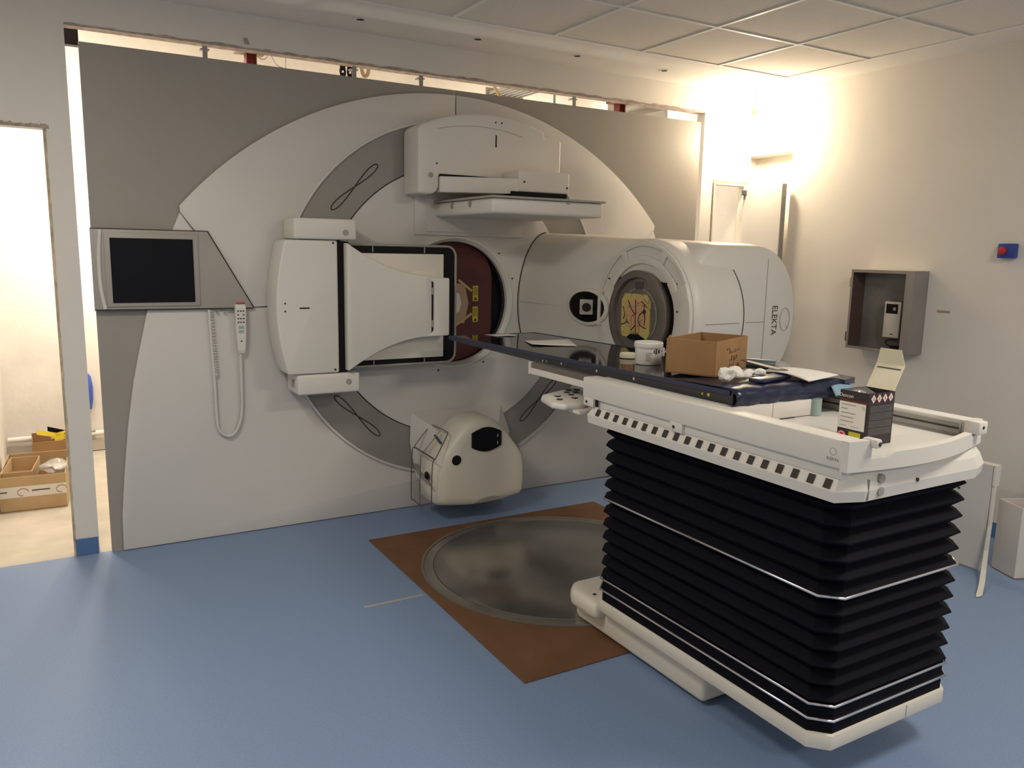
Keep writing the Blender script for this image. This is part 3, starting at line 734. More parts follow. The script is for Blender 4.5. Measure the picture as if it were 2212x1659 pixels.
for x in xs:
    zt = wall_top(x+1e-6); y = fy(x)
    q = [bm.verts.new(p) for p in ((x, y, 1.005), (x, y, zt), (x, y+.024, zt), (x, y+.024, 1.005))]
    if prev:
        for i in range(4): bm.faces.new((prev[i], prev[(i+1) % 4], q[(i+1) % 4], q[i]))
    else: bm.faces.new(q)
    prev = q
bm.faces.new(list(reversed(prev)))
obj('front_wall', bm, 'white', Cc)
obj('lug', box(-.262, -.238, -3.135, -3.09, 1.07, 1.095, .005), 'white', Cc, 35)
obj('lug_hole', disc('y', -.249, 1.082, .006, -3.1365, -3.13, 12), 'dark_line', Cc)
obj('lug', box(.28, .325, -3.10, -3.05, 1.045, 1.086, .005), 'white', Cc, 35)
obj('lug_hole', disc('y', .30, 1.068, .005, -3.1015, -3.09, 12), 'dark_line', Cc)
obj('tray_floor', prism([(-.27, -1.9), (-.27, -3.09)]+[(x, fy(x)+.02) for x in (-.2, -.1, 0, .1, .2, .3)]+[(.31, -1.9)], 'z', 1.0, 1.026), 'white', Cc)
rl = obj('side_rail', box(.292, .306, -3.03, -1.9, 1.036, 1.070), 'mid_grey', Cc)
obj('rail_groove', box(.290, .293, -3.03, -1.9, 1.050, 1.055), 'dark_line', rl)
obj('rail_groove', box(-.2635, -.260, -3.0, -1.9, 1.07, 1.084), 'dark_line', fm)
obj('carriage', box(-.24, .15, -2.60, -1.9, 1.028, 1.085, .004), 'white', Cc, 35)
obj('carriage_joint', box(-.06, -.058, -2.6008, -2.5995, 1.03, 1.083), 'tape_tan', Cc)
obj('carriage_shadow_gap', box(-.24, .05, -2.602, -2.599, 1.0262, 1.0282), 'dark_line', Cc)
obj('carriage_pin', disc('z', .155, -2.592, .026, 1.027, 1.085, 24), 'lcd', Cc, 40)
# telescopic rail reaching towards the gantry
tr = obj('telescopic_rail', box(-.285, .34, -1.90, -1.395, 1.030, 1.058, .003), 'white', Cc)
obj('rail_channel', box(-.278, .333, -1.90, -1.40, 1.058, 1.082), 'steel_dark', tr)
obj('rail_end', box(-.287, -.27, -1.402, -1.39, 1.03, 1.084), 'white', tr)
# tabletop, slightly nose-down towards the gantry
def tz(y): return 1.135-(y+2.58)*.0141
def tabletop(x0, x1, y0, y1, dz0, dz1, taper=False):
    bm = bmesh.new(); rr_ = []
    ys = [y0+(y1-y0)*i/16 for i in range(17)]
    for y in ys:
        k = 1
        th = dz0
        if taper and y > -1.45: th = dz0*(1-.45*min(1, (y+1.45)/.95))
        rr_.append([(x0, y, tz(y)+th), (x1, y, tz(y)+th), (x1, y, tz(y)+dz1), (x0, y, tz(y)+dz1)])
    bm.free(); return loft(rr_)
tt = obj('tabletop', tabletop(-.228, .315, -2.58, -.455, -.044, -.004, True), 'table_side', Cc)
obj('glossy_surface', tabletop(-.226, .313, -2.40, -.47, -.004, 0), 'table_top', tt)
obj('edge_band', tabletop(-.2335, -.2275, -2.57, -.455, -.015, .002), 'navy', tt)
obj('edge_band', tabletop(.3145, .3205, -2.57, -.455, -.015, .002), 'navy', tt)
obj('end_band', tabletop(-.2335, .3205, -.458, -.446, -.020, .001), 'navy', tt)
for y in (-1.57, -1.83, -2.07):
    obj('side_screw', disc('x', y, tz(y)-.026, .006, -.2305, -.227, 12), 'strip_metal', tt)
for y in (-2.44, -2.47): obj('side_mark', disc('x', y, tz(y)-.028, .006, -.2305, -.227, 3 if y > -2.45 else 12), 'yellow_label', tt)
for y in (-1.42, -1.45): obj('side_mark', disc('x', y, tz(y)-.030, .005, -.2305, -.227, 8), 'strip_metal', tt)
# blue protective film wrapped around the near end
bm = bmesh.new()
prof_f = [(-2.30, .0025), (-2.42, .004), (-2.52, .0065), (-2.575, .006), (-2.598, -.008), (-2.60, -.03), (-2.592, -.05), (-2.54, -.052)]
NX = 18
V = []
for i in range(NX+1):
    x = -.236+.562*i/NX
    V.append([bm.verts.new((x, y+(.006*math.sin(i*2.1+k) if 2 < k < 7 else 0), tz(max(y, -2.58))+dz+.0022*math.sin(i*1.7+k*1.3))) for k, (y, dz) in enumerate(prof_f)])
for i in range(NX):
    for k in range(len(prof_f)-1): bm.faces.new((V[i][k], V[i+1][k], V[i+1][k+1], V[i][k+1]))
fo = obj('protective_film', bm, 'plastic_blue', tt, 60)
md = fo.modifiers.new('thick', 'SOLIDIFY'); md.thickness = .0015; md.offset = 0
bm = bmesh.new(); rings = []
obj('film_tail', loft([[(.30, -2.47, 1.142), (.30, -2.60, 1.142), (.30, -2.60, 1.128), (.30, -2.47, 1.128)], [(.37, -2.49, 1.148), (.37, -2.585, 1.146), (.37, -2.585, 1.122), (.37, -2.49, 1.122)], [(.402, -2.50, 1.140), (.402, -2.565, 1.138), (.402, -2.565, 1.116), (.402, -2.50, 1.118)]]), 'navy', tt, 50)
# control paddle
pc = [(-.39, -1.665), (-.36, -1.625), (-.17, -1.535), (-.12, -1.56), (-.16, -1.66), (-.30, -1.86), (-.40, -1.86), (-.425, -1.80)]
pd_ = obj('control_paddle', prism(pc, 'z', .952, .978, .010, 3), 'white', Cc, 35)
obj('paddle_bracket', prism([(-.36, -1.83), (-.20, -1.66), (-.20, -1.90), (-.36, -1.90)], 'z', .94, .955, .003), 'white', Cc)
for x, y in ((-.20, -1.59), (-.165, -1.60), (-.24, -1.635), (-.205, -1.65), (-.255, -1.69)):
    obj('paddle_button', disc('z', x, y, .013, .977, .981, 16), 'window_brown', pd_)
for x, y in ((-.33, -1.70), (-.285, -1.76)):
    obj('arrow_button', disc('z', x, y, .017, .977, .981, 3), 'window_brown', pd_)
obj('paddle_button', disc('z', -.36, -1.76, .013, .977, .981, 16), 'window_brown', pd_)
# logo on the frame beam
text('lettering', 'ELEKTA', .0115, frame((-.3353, -3.058, 1.0335), (0, -1, 0), (0, 0, 1)), 'print_grey', fm)
obj('logo_ring', tube([(-.3353, -3.058+.010*math.cos(2*math.pi*i/28), 1.055+.010*math.sin(2*math.pi*i/28)) for i in range(28)], .0006, 4, True), 'print_grey', fm)

# ================================================================== THINGS ON THE COUCH
# plastic tub with lid
tx, ty = -.022, -1.90; tz0 = tz(ty)+.0016
t = thing('plastic_tub', 'small round white plastic tub with screw lid on the tabletop', 'tub', (tx, ty, tz0))
def lathe(cx, cy, prof, n=36): return loft([[(cx+r*math.cos(2*math.pi*i/n), cy+r*math.sin(2*math.pi*i/n), z) for i in range(n)] for r, z in prof])
bd = obj('body', lathe(tx, ty, ((.050, tz0), (.053, tz0+.004), (.055, tz0+.066), (.053, tz0+.068))), 'tub', t, 40)
obj('lid', lathe(tx, ty, ((.0575, tz0+.0685), (.059, tz0+.071), (.059, tz0+.088), (.056, tz0+.091), (.050, tz0+.0905), (.049, tz0+.089))), 'tub', t, 40)
for a, w_, h in ((-95, .003, .011), (-80, .0045, .008), (-55, .004, .003), (-105, .002, .006)):
    ca, sa = math.cos(math.radians(a)), math.sin(math.radians(a))
    obj('stain', rebase(box(-w_, w_, -.0008, .0008, -h, h, .0005), frame((tx+.0557*ca, ty+.0557*sa, tz0+.056), (-sa, ca, 0), (ca, sa, 0))), 'dark_line', bd)
for k in range(5):
    a = -128; ca, sa = math.cos(math.radians(a)), math.sin(math.radians(a))
    obj('label_print', rebase(box(-.012, .012-.002*(k % 3), -.0006, .0006, -.0012, .0012), frame((tx+.0548*ca, ty+.0548*sa, tz0+.05-k*.0075), (-sa, ca, 0), (ca, sa, 0))), 'print_grey', bd)
obj('paper_tab', box(tx+.052, tx+.062, ty-.03, ty-.005, tz0+.03, tz0+.066, .002), 'paper', t)
# cream lid lying next to it
cz = tz(-1.70)+.0014
o = obj('cream_lid', lathe(.035, -1.70, ((.036, cz), (.039, cz+.003), (.039, cz+.018), (.036, cz+.021), (.030, cz+.021), (.029, cz+.018))), 'paper_cream', None, 40)
tag(o, 'round cream plastic lid lying flat behind the white tub', 'lid')
# sheets of paper
def curl(pts, up, n=6):
    # bilinear patch of four corners with corner lift
    bm = bmesh.new(); A, B, C_, D = [Vector(p) for p in pts]; g = []
    for i in range(n+1):
        row = []
        for j in range(n+1):
            u, v = i/n, j/n
            p = A.lerp(B, u).lerp(D.lerp(C_, u), v)
            p.z += up(u, v); row.append(bm.verts.new(p))
        g.append(row)
    for i in range(n):
        for j in range(n): bm.faces.new((g[i][j], g[i+1][j], g[i+1][j+1], g[i][j+1]))
    return bm
def paper(name, pts, up, label, m='paper', th=.0008, cat='paper'):
    o = obj(name, curl(pts, up), m, None, 60); md = o.modifiers.new('thick', 'SOLIDIFY'); md.thickness = th; md.offset = 1
    return tag(o, label, cat)
def T(x, y, dz=.0012): return (x, y, tz(y)+dz)
paper('paper_sheet', [T(.0, -.87), T(-.09, -1.10), T(.10, -1.21), T(.245, -.92)], lambda u, v: .006*(u*(1-v))**2+.004*v*(1-u)+.0015, 'creased white paper sheet on the tabletop next to the treatment head')
paper('paper_sheet', [T(-.03, -.49), T(-.01, -.60), T(.10, -.63), T(.12, -.50)], lambda u, v: .003*v+.001, 'small flat paper at the gantry end of the tabletop')
# open cardboard box
def carton(name, label, base, w, d, h, ang, m, mi, th=.004, parent=None):
    t = thing(name, label, 'box', base)
    M = Matrix.Translation(base) @ Matrix.Rotation(ang, 4, 'Z')
    body = bmesh.new()
    obj('bottom', rebase(box(0, w, 0, d, 0, th), M), mi, t)
    sides = [((0, w, 0, th), 'side'), ((0, w, d-th, d), 'side'), ((0, th, th, d-th), 'side'), ((w-th, w, th, d-th), 'side')]
    res = []
    for (x0, x1, y0, y1), nm in sides:
        res.append(obj(nm, rebase(box(x0, x1, y0, y1, th, h, .001, 1), M), m, t))
    return t, M, res
bz_ = tz(-2.36)+.007
ang = math.atan2(.13, .29)
t, M, sd = carton('cardboard_box', 'open brown cardboard box with dark scrawl standing on the tabletop', (-.088, -2.352, bz_), .318, .195, .128, ang, 'cardboard', 'cardboard_in')
obj('lining', rebase(box(.0045, .3135, .0042, .1908, .0045, .006), M), 'cardboard_in', t)
obj('corner_fold', rebase(prism([(.0042, .128), (.03, .128), (.02, .139), (.0042, .133)], 'y', .188, .1905), M), 'cardboard', t)
# marker scrawl on the front side
rs = random.Random(11); scr = []
for row, (x0, x1, zc) in enumerate(((.10, .235, .085), (.13, .20, .055), (.135, .185, .032))):
    x = x0
    while x < x1:
        n = rs.randint(3, 5); w_ = rs.uniform(.012, .02)
        scr.append([(x+rs.uniform(0, w_), zc+rs.uniform(-.013, .013)) for _ in range(n)]); x += w_+.003
for pts in scr:
    obj('scrawl', rebase(tube([(x, -.0004, z) for x, z in pts], .0014, 5), M), 'print_dark', sd[0])
# crumpled white glove
random.seed(3)
def blob(c, r, seed, sq=(1, 1, .6), amp=.35):
    rnd = random.Random(seed); bm = bmesh.new(); bmesh.ops.create_icosphere(bm, subdivisions=3, radius=1)
    ph = [(rnd.uniform(2, 5), rnd.uniform(0, 6), rnd.uniform(2, 5), rnd.uniform(0, 6), rnd.uniform(2, 5)) for _ in range(3)]
    for v in bm.verts:
        k = 1+sum(amp/3*math.sin(a*v.co.x+b)*math.cos(c2*v.co.y+d)*math.sin(e*v.co.z+b) for a, b, c2, d, e in ph)*1.6
        v.co = Vector((v.co.x*sq[0]*k*r+c[0], v.co.y*sq[1]*k*r+c[1], v.co.z*sq[2]*k*r+c[2]))
    return bm
t = thing('crumpled_glove', 'crumpled white glove lying in front of the cardboard box', 'glove', T(-.13, -2.46))
def crumple(c, half, seed, n=10):
    rnd = random.Random(seed); bm = bmesh.new(); bmesh.ops.create_icosphere(bm, subdivisions=3, radius=1)
    ds = [(Vector((rnd.gauss(0, 1), rnd.gauss(0, 1), rnd.gauss(0, 1))).normalized(), rnd.uniform(.10, .34)) for _ in range(n)]
    for v in bm.verts:
        k = 1
        for d, a_ in ds:
            q = v.co.dot(d)
            if q > .55: k -= a_*((q-.55)/.45)
        k *= 1+.06*math.sin(9*v.co.x+seed)*math.sin(11*v.co.y)
        v.co = Vector((c[0]+v.co.x*half[0]*k, c[1]+v.co.y*half[1]*k, c[2]+v.co.z*half[2]*k))
    return bm
gz = tz(-2.45)+.011
obj('cuff', crumple((-.140, -2.455, gz+.026), (.032, .038, .028), 1), 'paper', t, 35)
obj('palm', crumple((-.092, -2.452, gz+.024), (.040, .034, .026), 2), 'paper', t, 35)
for k, (x, y) in enumerate(((-.045, -2.46), (-.015, -2.445), (.018, -2.46))):
    obj('finger', crumple((x, y, gz+.017+.003*k), (.030, .016, .014), 5+k, 7), 'paper', t, 35)
# dark pad under the glove
o = obj('dark_sleeve', rebase(box(-.10, .10, -.03, .03, 0, .014, .005), Matrix.Translation((.03, -2.50, tz(-2.5)+.011)) @ Matrix.Rotation(.25, 4, 'Z')), 'navy', None, 40)
tag(o, 'flat dark navy sleeve between the white glove and the film', 'sleeve')
# open catalogue: a dark-edged sheet leaning up to the box and a white page hanging over the end
paper('catalogue_page', [(.10, -2.40, tz(-2.4)+.020), (.275, -2.32, tz(-2.33)+.016), (.315, -2.56, tz(-2.56)+.012), (.09, -2.615, tz(-2.58)+.012)], lambda u, v: .010*math.sin(math.pi*v)*(1-u*.5)+.004, 'curved white page drooping over the blue wrapped table end', th=.004)
paper('grey_ruler', [(.108, -2.282, tz(-2.2)+.052), (.135, -2.272, tz(-2.2)+.052), (.155, -2.47, tz(-2.45)+.034), (.12, -2.475, tz(-2.45)+.030)], lambda u, v: .0, 'flat grey metal strip leaning against the cardboard box', 'steel_dark', .002, 'metal strip')
paper('folded_leaflet', [T(.03, -2.33, .012), T(.12, -2.26, .012), T(.13, -2.42, .010), T(.06, -2.44, .010)], lambda u, v: .006*math.sin(math.pi*u), 'folded pale leaflet tucked under the metal strip', 'paper', .0015, 'leaflet')
t = thing('sealant_tube', 'shiny dark teal tube with clear nozzle behind the white page', 'tube', T(.25, -2.24))
obj('barrel', tube([(.20, -2.17, tz(-2.2)+.027), (.245, -2.27, tz(-2.25)+.027), (.265, -2.315, tz(-2.3)+.029)], [.019, .020, .018], 16), 'teal_tube', t, 60)
obj('nozzle', tube([(.265, -2.315, tz(-2.3)+.029), (.275, -2.335, tz(-2.3)+.029), (.29, -2.37, tz(-2.35)+.029)], [.014, .016, .004], 12), 'plastic_clear', t, 60)
bm = curl([(.22, -2.606, 1.126), (.335, -2.604, 1.128), (.345, -2.632, 1.088), (.225, -2.625, 1.092)], lambda u, v: .004*math.sin(5*u))
o = obj('blue_cloth', bm, 'sky_blue', None, 60); md = o.modifiers.new('thick', 'SOLIDIFY'); md.thickness = .0015
tag(o, 'light blue wipe hanging under the wrapped table end beside the dark carton', 'wipe')
# dark product carton with open lid in the couch tray
bx0, bx1, by0, by1, bz0, bz1 = -.100, .018, -2.986, -2.887, 1.0265, 1.183
t = thing('product_carton', 'dark printed carton with raised cream lid in the couch tray', 'carton', ((bx0+bx1)/2, (by0+by1)/2, bz0))
th = .0015
obj('bottom', box(bx0, bx1, by0, by1, bz0, bz0+th), 'dark_box', t)
fa = obj('front', box(bx0, bx1, by0, by0+th, bz0+th, bz1), 'dark_box', t)
obj('back', box(bx0, bx1, by1-th, by1, bz0+th, bz1), 'dark_box', t)
le = obj('left_side', box(bx0, bx0+th, by0+th, by1-th, bz0+th, bz1), 'dark_box', t)
obj('right_side', box(bx1-th, bx1, by0+th, by1-th, bz0+th, bz1), 'dark_box', t)
lid = obj('lid', sheet([(bx0+.003, by1, bz1), (bx1, by1, bz1), (bx1+.012, by1+.02, bz1+.095), (bx0+.015, by1+.02, bz1+.10)], .0012), 'paper_cream', t)
# lid rises from the right-hand edge at the back of the carton
bpy.data.objects.remove(lid)
L0, L1 = Vector((bx1-.001, by0+.002, bz1)), Vector((bx1-.001, by1-.002, bz1))
up1 = Vector((.062, .015, .070)); up2 = Vector((.012, .012, .045))
lid = obj('lid', sheet([L0, L1, L1+up1, L0+up1], .0012), 'paper_cream', t)
obj('tuck_flap', sheet([L0+up1, L1+up1, L1+up1+up2+Vector((0, -.012, 0)), L0+up1+up2+Vector((0, .012, 0))], .0012), 'paper_cream', t)
nrm = (L1-L0).cross(up1).normalized(); 
if nrm.x > 0: nrm = -nrm
q0, q1 = L0+up1*.80+nrm*.001, L1+up1*.80+nrm*.001
dv = (q1-q0)
obj('lid_line', sheet([q0+dv*.08, q0+dv*.92, q0+dv*.92+up1*.045, q0+dv*.08+up1*.045], .0006), 'print_dark', t)
obj('inner_flap', sheet([(bx0+.002, by1-.002, bz1-.001), (bx1-.004, by1-.002, bz1-.001), (bx1-.02, by1-.05, bz1-.012), (bx0+.02, by1-.05, bz1-.012)], .001), 'dark_grey', t)
obj('inner_bag', blob((-.055, -2.915, bz1-.012), .02, 9, (1.4, .9, .6)), 'plastic_clear', t, 60)
# left face print
xf = bx0-.0004
def lp(y0, y1, z0, z1, m, nm='print_block', d=.0004): obj(nm, box(xf-d, xf, y0, y1, z0, z1), m, le)
lp(by0+.001, by1-.001, 1.150, 1.156, 'dark_red')
lp(by0+.008, by1-.001, 1.068, 1.149, 'paper', 'white_label')
for k, (a, b) in enumerate(((.0, .05), (.0, .022), (.0, .05), (.0, .045), (.0, .045))):
    obj('print_line', box(xf-.0008, xf-.0004, by1-.008-b, by1-.008-a, 1.139-k*.0125, 1.1415-k*.0125), 'print_grey', le)
obj('print_line', box(xf-.0008, xf-.0004, by1-.03, by1-.008, 1.076, 1.0775), 'print_grey', le)
obj('print_line', box(xf-.0008, xf-.0004, by1-.075, by1-.045, 1.076, 1.0775), 'print_grey', le)
ML = lambda y, z: frame((xf-.0006, y, z), (0, -1, 0), (0, 0, 1))
text('lettering', 'Devcon', .0155, ML(by1-.023, 1.167), 'paper', le, .0002)
text('lettering', 'Ti', .0145, ML(by1-.083, 1.135), 'print_grey', le, .0002)
obj('round_sticker', disc('x', by1-.016, 1.045, .014, xf-.0005, xf, 24), 'pink', le)
obj('round_sticker', disc('x', by1-.016, 1.047, .007, xf-.0009, xf-.0005, 20), 'red', le)
lp(by1-.080, by1-.040, 1.030, 1.061, 'yellow_label', 'yellow_label')
obj('print_line', box(xf-.0008, xf-.0004, by1-.07, by1-.05, 1.037, 1.045), 'print_grey', le)
# front face print: hazard diamonds and text panels
yf = by0-.0004
for k in range(4):
    cx = bx0+.019+k*.0265; cz = 1.167
    dm = obj('hazard_diamond', prism([(cx-.0115, cz), (cx, cz-.0135), (cx+.0115, cz), (cx, cz+.0135)], 'y', yf-.0004, yf), 'pink', fa)
    obj('diamond_field', prism([(cx-.0095, cz), (cx, cz-.011), (cx+.0095, cz), (cx, cz+.011)], 'y', yf-.0006, yf-.0004), 'paper', fa)
    obj('diamond_mark', prism([(cx-.002, cz-.005), (cx+.002, cz-.005), (cx+.0015, cz+.005), (cx-.0015, cz+.005)], 'y', yf-.0008, yf-.0006), 'print_dark', fa)
for k in range(4):
    z1 = 1.146-k*.0225
    obj('text_panel', box(bx0+.006, bx1-.006, yf-.0004, yf, z1-.0205, z1), 'dark_grey', fa)
    for q in range(3): obj('print_line', box(bx0+.010, bx1-.012-.012*((k+q) % 3), yf-.0007, yf-.0004, z1-.006-q*.005, z1-.0045-q*.005), 'print_dark', fa)

# ================================================================== RIGHT WALL THINGS
CX0 = XR
t = thing('wall_cabinet', 'open grey metal box on the right wall holding a white intercom', 'cabinet', (XR, -1.25, 1.0))
y0, y1, z0, z1, dpt = -1.49, -1.055, .998, 1.502, .14
obj('back_plate', box(XR-.008, XR-.0005, y0, y1, z0, z1), 'cab_in', t)
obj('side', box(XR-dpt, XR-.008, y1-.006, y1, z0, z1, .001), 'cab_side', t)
obj('side', box(XR-dpt, XR-.008, y0, y0+.006, z0, z1, .001), 'cab_grey', t)
obj('side', box(XR-dpt, XR-.008, y0+.006, y1-.006, z1-.006, z1, .001), 'cab_grey', t)
obj('side', box(XR-dpt, XR-.008, y0+.006, y1-.006, z0, z0+.006, .001), 'cab_grey', t)
bm = box(XR-dpt-.004, XR-dpt, y0, y0+.055, z0, z1); box(XR-dpt-.004, XR-dpt, y1-.014, y1, z0, z1, bm=bm); box(XR-dpt-.004, XR-dpt, y0+.055, y1-.014, z1-.018, z1, bm=bm); box(XR-dpt-.004, XR-dpt, y0+.055, y1-.014, z0, z0+.016, bm=bm)
obj('front_flange', bm, 'cab_grey', t)
for z in (1.42, 1.07): obj('hinge', box(XR-dpt-.004, XR-dpt+.02, y1, y1+.010, z-.03, z+.03, .002), 'tray_metal' if z > 1.3 else 'dark_grey', t)
obj('dust_strip', box(XR-dpt+.02, XR-.01, y0+.02, y1-.03, z1, z1+.003), 'paper', t)
t = thing('intercom', 'white intercom panel with dark screen inside the grey wall cabinet', 'intercom', (XR-.03, -1.29, 1.09))
ic = obj('body', box(XR-.055, XR-.008, -1.41, -1.265, 1.085, 1.31, .004), 'dark_grey', t, 40)
fc = obj('face', box(XR-.072, XR-.055, -1.372, -1.262, 1.085, 1.31, .004), 'white', t, 40)
obj('screen', box(XR-.074, XR-.072, -1.355, -1.275, 1.235, 1.295, .001), 'black', t)
obj('lens_glint', disc('x', -1.333, 1.265, .011, XR-.0755, XR-.074, 16), 'mid_grey', t)
obj('slot', box(XR-.074, XR-.072, -1.335, -1.315, 1.104, 1.110), 'dark_line', t)
t = thing('power_adapter', 'black power adapter with a looped lead on the cabinet floor', 'adapter', (XR-.05, -1.34, 1.006))
obj('brick', box(XR-.075, XR-.03, -1.39, -1.32, 1.0045, 1.034, .004), 'black', t, 40)
obj('lead', tube(spline([(XR-.05, -1.33, 1.025), (XR-.06, -1.30, 1.035), (XR-.06, -1.28, 1.055), (XR-.05, -1.30, 1.068), (XR-.045, -1.345, 1.068)], 6), .0035, 6), 'black', t, 60)
t = thing('emergency_stop', 'blue wall box with a round red emergency push button', 'switch', (XR, -1.942, 1.627))
obj('box', box(XR-.045, XR-.0003, -1.99, -1.90, 1.588, 1.667, .005), 'blue_stop', t, 40)
obj('push_button', disc('x', -1.935, 1.627, .020, XR-.073, XR-.045, 24, bv=.004), 'red', t, 40)
o = obj('wall_label', box(XR-.0015, XR-.0002, -1.642, -1.562, 1.259, 1.274), 'tape_tan'); tag(o, 'small tan label strip stuck on the right wall', 'label')
for k in range(6): obj('label_print', box(XR-.002, XR-.0015, -1.634+k*.012, -1.628+k*.012, 1.262, 1.271), 'print_grey', o)

# covers and box leaning near the right wall
t = thing('couch_cover', 'pale grey curved cover sheet standing on the floor behind the couch', 'cover', (1.9, -2.0, 0))
pf = [(1.90, .556), (1.905, .40), (1.905, .20), (1.90, .10), (1.885, .01)]
rings = []
obj('sheet', loft([[(x+.0*k, -2.30+.72*k+.0, z) for x, z in pf]+[(x+.008, -2.30+.72*k, z) for x, z in reversed(pf)] for k in (0, .5, 1)]), 'white_panel', t, 40)
obj('top_flange', box(1.90, 1.95, -2.31, -1.58, .552, .560, .002), 'white', t)
obj('end_flange', loft([[(x, y+.005, z), (x+w_, y+.005, z), (x+w_, y-.005, z), (x, y-.005, z)] for x, y, z, w_ in ((1.90, -2.31, .558, .05), (1.90, -2.31, .455, .045), (1.905, -2.31, .45, .02), (1.895, -2.315, .25, .022), (1.86, -2.33, .13, .024), (1.78, -2.37, .06, .028), (1.68, -2.42, .025, .034), (1.56, -2.475, .004, .038))]), 'white', t)
for y in (-2.20, -2.13): obj('clear_stud', disc('z', 1.915, y, .018, .560, .572, 14), 'plastic_clear', t)
for z in (.40, .28): obj('screw', disc('x', -2.14+(.4-z)*.2, z, .006, 1.901, 1.907, 8), 'dark_line', t)
t, M, sd = carton('white_carton', 'tall open white carton with brown inside beside the curved cover', (2.007, -2.293, .0008), .16, .15, .37, 1.17-math.pi, 'white_panel', 'cardboard_in')
obj('inner_flap', rebase(box(.02, .14, .143, .1455, .30, .40), M), 'cardboard_in', t)
o = obj('grey_board', rebase(box(-.01, .01, -.30, .30, 0, .60, .002), Matrix.Translation((2.27, -2.62, .003)) @ Matrix.Rotation(.22, 4, 'Y')), 'mid_grey')
tag(o, 'dull grey board leaning against the right wall behind the white carton', 'board')

# ================================================================== SERVICE ROOM THINGS
# big printed carton and two more in the left doorway
t, M, sd = carton('shipping_box', 'long brown carton with printed band on the service room floor', (-2.47, .955, -.0035), .345, .62, .21, -.05, 'cardboard_light', 'cardboard')
pbnd = obj('printed_band', rebase(box(.0, .345, -.0012, -.0002, .085, .15), M), 'paper', t)
for cx in (.12, .32):
    obj('printed_ring', rebase(tube([(cx+.028*math.cos(2*math.pi*i/20), -.0016, .115+.022*math.sin(2*math.pi*i/20)) for i in range(16)], .003, 4), M), 'tape_tan', pbnd)
for x0 in (.165, .0): obj('printed_bar', rebase(box(x0, x0+.095 if x0 else .04, -.002, -.0012, .118, .125), M), 'print_dark', pbnd)
o = obj('plastic_wrap', blob((-2.165, 1.12, .205), .07, 21, (1.1, 1.4, .55), .5), 'plastic_clear', None, 60); tag(o, 'crumpled clear plastic wrap heaped in the printed carton', 'plastic wrap')
t, M2, sd2 = carton('flat_box', 'pale open cardboard tray tilted inside the printed carton', (-2.46, 1.06, .12), .16, .40, .09, -.1, 'cardboard_light', 'cardboard')
t, M3, sd3 = carton('brown_carton', 'brown open carton with yellow tape inside against the service room wall', (-2.31, 1.95, -.0035), .28, .34, .19, .03, 'cardboard', 'cardboard_in')
random.seed(5)
t = thing('barrier_tape', 'tangled yellow and black barrier tape in the brown carton', 'tape', (-2.15, 2.05, .15))
for k in range(7):
    c = Vector((-2.15+random.uniform(-.07, .07), 2.05+random.uniform(-.06, .06), .17+random.uniform(0, .07))); a = random.uniform(0, 3.1)
    d = Vector((math.cos(a), math.sin(a)*.4, random.uniform(-.5, .6))).normalized()*.085; n = Vector((0, .3, 1)).cross(d).normalized()*.001+Vector((0, 0, .017))
    obj('tape_loop', sheet([c-d-n, c+d-n, c+d+n, c-d+n], .002), 'yellow' if k % 3 else 'black', t)
o = obj('blue_bag', loft([[(-1.93+.02*math.cos(2*math.pi*i/12)*k, 2.33+.02*math.sin(2*math.pi*i/12)*k, z) for i in range(12)] for z, k in ((.33, .9), (.40, 1.5), (.50, 1.7), (.58, 1.2), (.60, .5))]), 'ext_blue', None, 50)
tag(o, 'blue bag hanging on the service room wall beside the panel', 'bag')
t = thing('wall_pipe', 'pale pipe run low along the service room wall', 'pipe', (0, 2.31, .14))
obj('pipe', tube([(-2.47, 2.318, .14), (2.4, 2.318, .14)], .022, 10), 'paper', t, 60)
obj('pipe_clip', box(-1.93, -1.90, 2.30, 2.345, .115, .165), 'tray_metal', t)
# steel posts and suspended gear above the panels
def post(x, y):
    t = thing('steel_post', 'red oxide painted steel post with %s behind the gantry wall' % ('a dark spread base plate' if x < 0 else 'a wide flange end'), 'post', (x, y, 0))
    bm = box(x-.025, x+.025, y-.004, y+.004, 0, 2.59); box(x-.027, x-.021, y-.03, y+.03, 0, 2.59, bm=bm); box(x+.021, x+.027, y-.03, y+.03, 0, 2.59, bm=bm)
    obj('shaft', bm, 'red_oxide', t)
    obj('top_plate', box(x-.075, x+.075, y-.06, y+.06, 2.59, 2.61, .002), 'cut' if x < 0 else 'red_oxide', t)
post(-1.125, .16); post(1.35, .16)
def chain(x, y, label):
    t = thing('lifting_chain', label, 'chain', (x, y, 3.2))
    for k in range(18):
        z = 3.19-k*.042; a = math.pi/2*(k % 2)+.4
        pts = [(x+.017*math.cos(u)*math.cos(a)+.02*(3.19-z)*.2, y+.017*math.cos(u)*math.sin(a), z+.030*math.sin(u)) for u in [2*math.pi*i/14 for i in range(14)]]
        obj('link', tube(pts, .0075, 6, True), 'black', t, 60)
chain(-.555, .35, 'dark hanging chain nearest the small bracket above the grey panel')
chain(-.51, .35, 'dark hanging chain nearest the rusty hook above the grey panel')
t = thing('rusty_hook', 'brown rusty lifting hook hanging above the grey panel', 'hook', (-.44, .30, 2.7))
obj('hook_body', tube(spline([(-.455, .3, 2.75), (-.455, .3, 2.63), (-.44, .3, 2.585), (-.415, .3, 2.60), (-.41, .3, 2.68), (-.41, .3, 2.78)], 6), .011, 8), 'tape_tan', t, 60)
obj('hook_strap', box(-.462, -.405, .292, .308, 2.74, 3.2), 'cut', t)
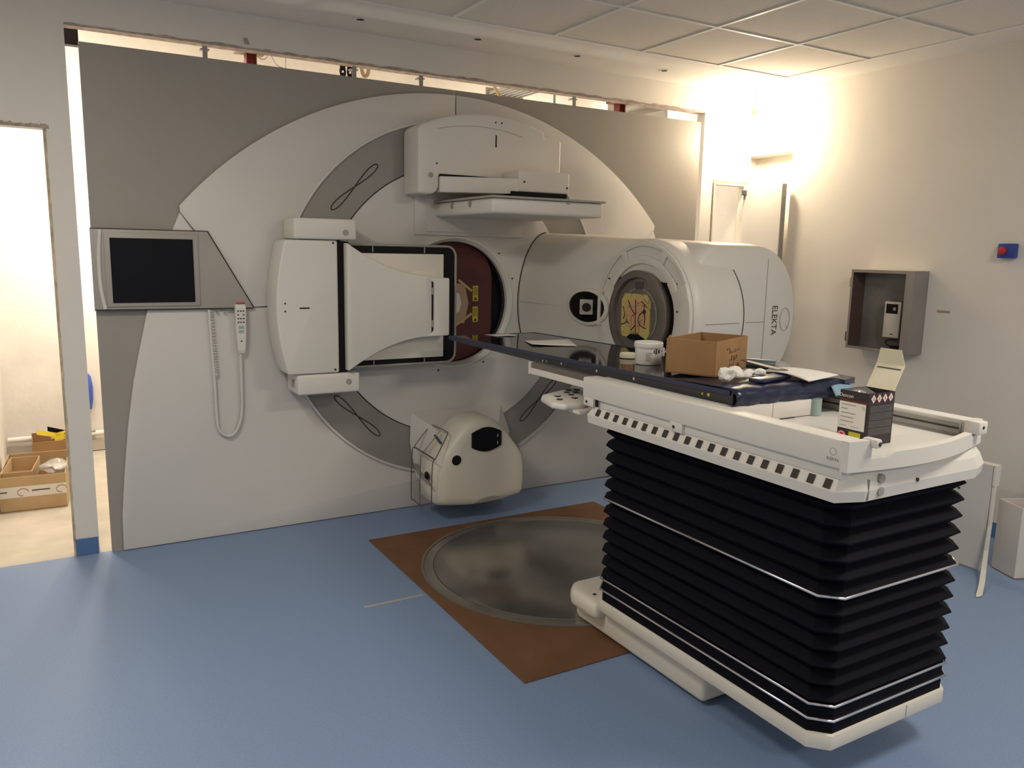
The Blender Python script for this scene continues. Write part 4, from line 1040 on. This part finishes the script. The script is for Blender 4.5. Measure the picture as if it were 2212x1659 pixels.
for x, y, lb in ((-1.38, .18, 'small grey steel bracket over the panel left of the red post'), (-.60, .18, 'small grey steel bracket over the panel next to the chains'), (-.20, .18, 'small grey steel bracket over the panel past the rusty hook'), (.87, .18, 'small grey steel bracket over the panel next to the cable tray')):
    t = thing('panel_bracket', lb, 'bracket', (x, y, 2.5))
    obj('upright', box(x-.012, x+.012, .009, .016, 2.30, 2.565, .001), 'mid_grey', t)
    obj('foot_plate', box(x-.022, x+.022, .0095, .05, 2.545, 2.552, .001), 'mid_grey', t)
t = thing('cable_tray', 'grey metal cable tray with rungs hanging above the right panel', 'cable tray', (.72, .5, 2.65))
obj('rail', box(.56, .86, .36, .372, 2.64, 2.69, .002), 'tray_metal', t); obj('rail', box(.56, .86, .64, .652, 2.64, 2.69, .002), 'tray_metal', t)
for k in range(7): obj('rung', box(.58+k*.042, .592+k*.042, .372, .64, 2.645, 2.66), 'mid_grey', t)
obj('hanger', box(.94, .952, .36, .372, 2.56, 3.2), 'mid_grey', t)
o = obj('yellow_strap', tube(spline([(.40, .3, 3.2), (.405, .3, 2.9), (.41, .3, 2.72), (.43, .3, 2.64), (.47, .3, 2.58), (.49, .3, 2.50)], 6), .010, 6), 'ochre', None, 60); tag(o, 'yellow webbing strap hanging over the gap above the panels', 'strap')
t = thing('cable_loop', 'thin pale cable loops hanging above the left panel', 'cable', (-.98, .3, 2.66))
obj('loop', tube([(-1.03+.03*math.cos(2*math.pi*i/24), .30, 2.63+.03*math.sin(2*math.pi*i/24)) for i in range(24)], .003, 6, True), 'tray_metal', t, 60)
obj('lead', tube(spline([(-1.0, .3, 2.66), (-.97, .3, 2.61), (-.95, .3, 2.58), (-.92, .3, 2.57), (-.90, .3, 2.60), (-.91, .3, 3.2)], 6), .003, 6), 'tray_metal', t, 60)
t = thing('air_duct', 'grey sheet metal duct end above the right panel', 'duct', (1.8, .5, 2.55)); obj('hanger', box(1.80, 1.82, .50, .52, 2.75, 3.2), 'mid_grey', t); o = obj('duct_shell', loft([[(1.72+.0*k, .30+k, 2.66), (1.86, .30+k, 2.66), (1.86, .30+k, 2.62), (1.90, .30+k, 2.55), (1.90, .30+k, 2.78), (1.72, .30+k, 2.78)] for k in (0, .5)]), 'tray_metal', t)
o = obj('dark_conduit', box(-1.992, -1.93, .28, .34, 2.545, 3.2, .004), 'black'); tag(o, 'dark square conduit at the left top corner behind the wall', 'conduit')
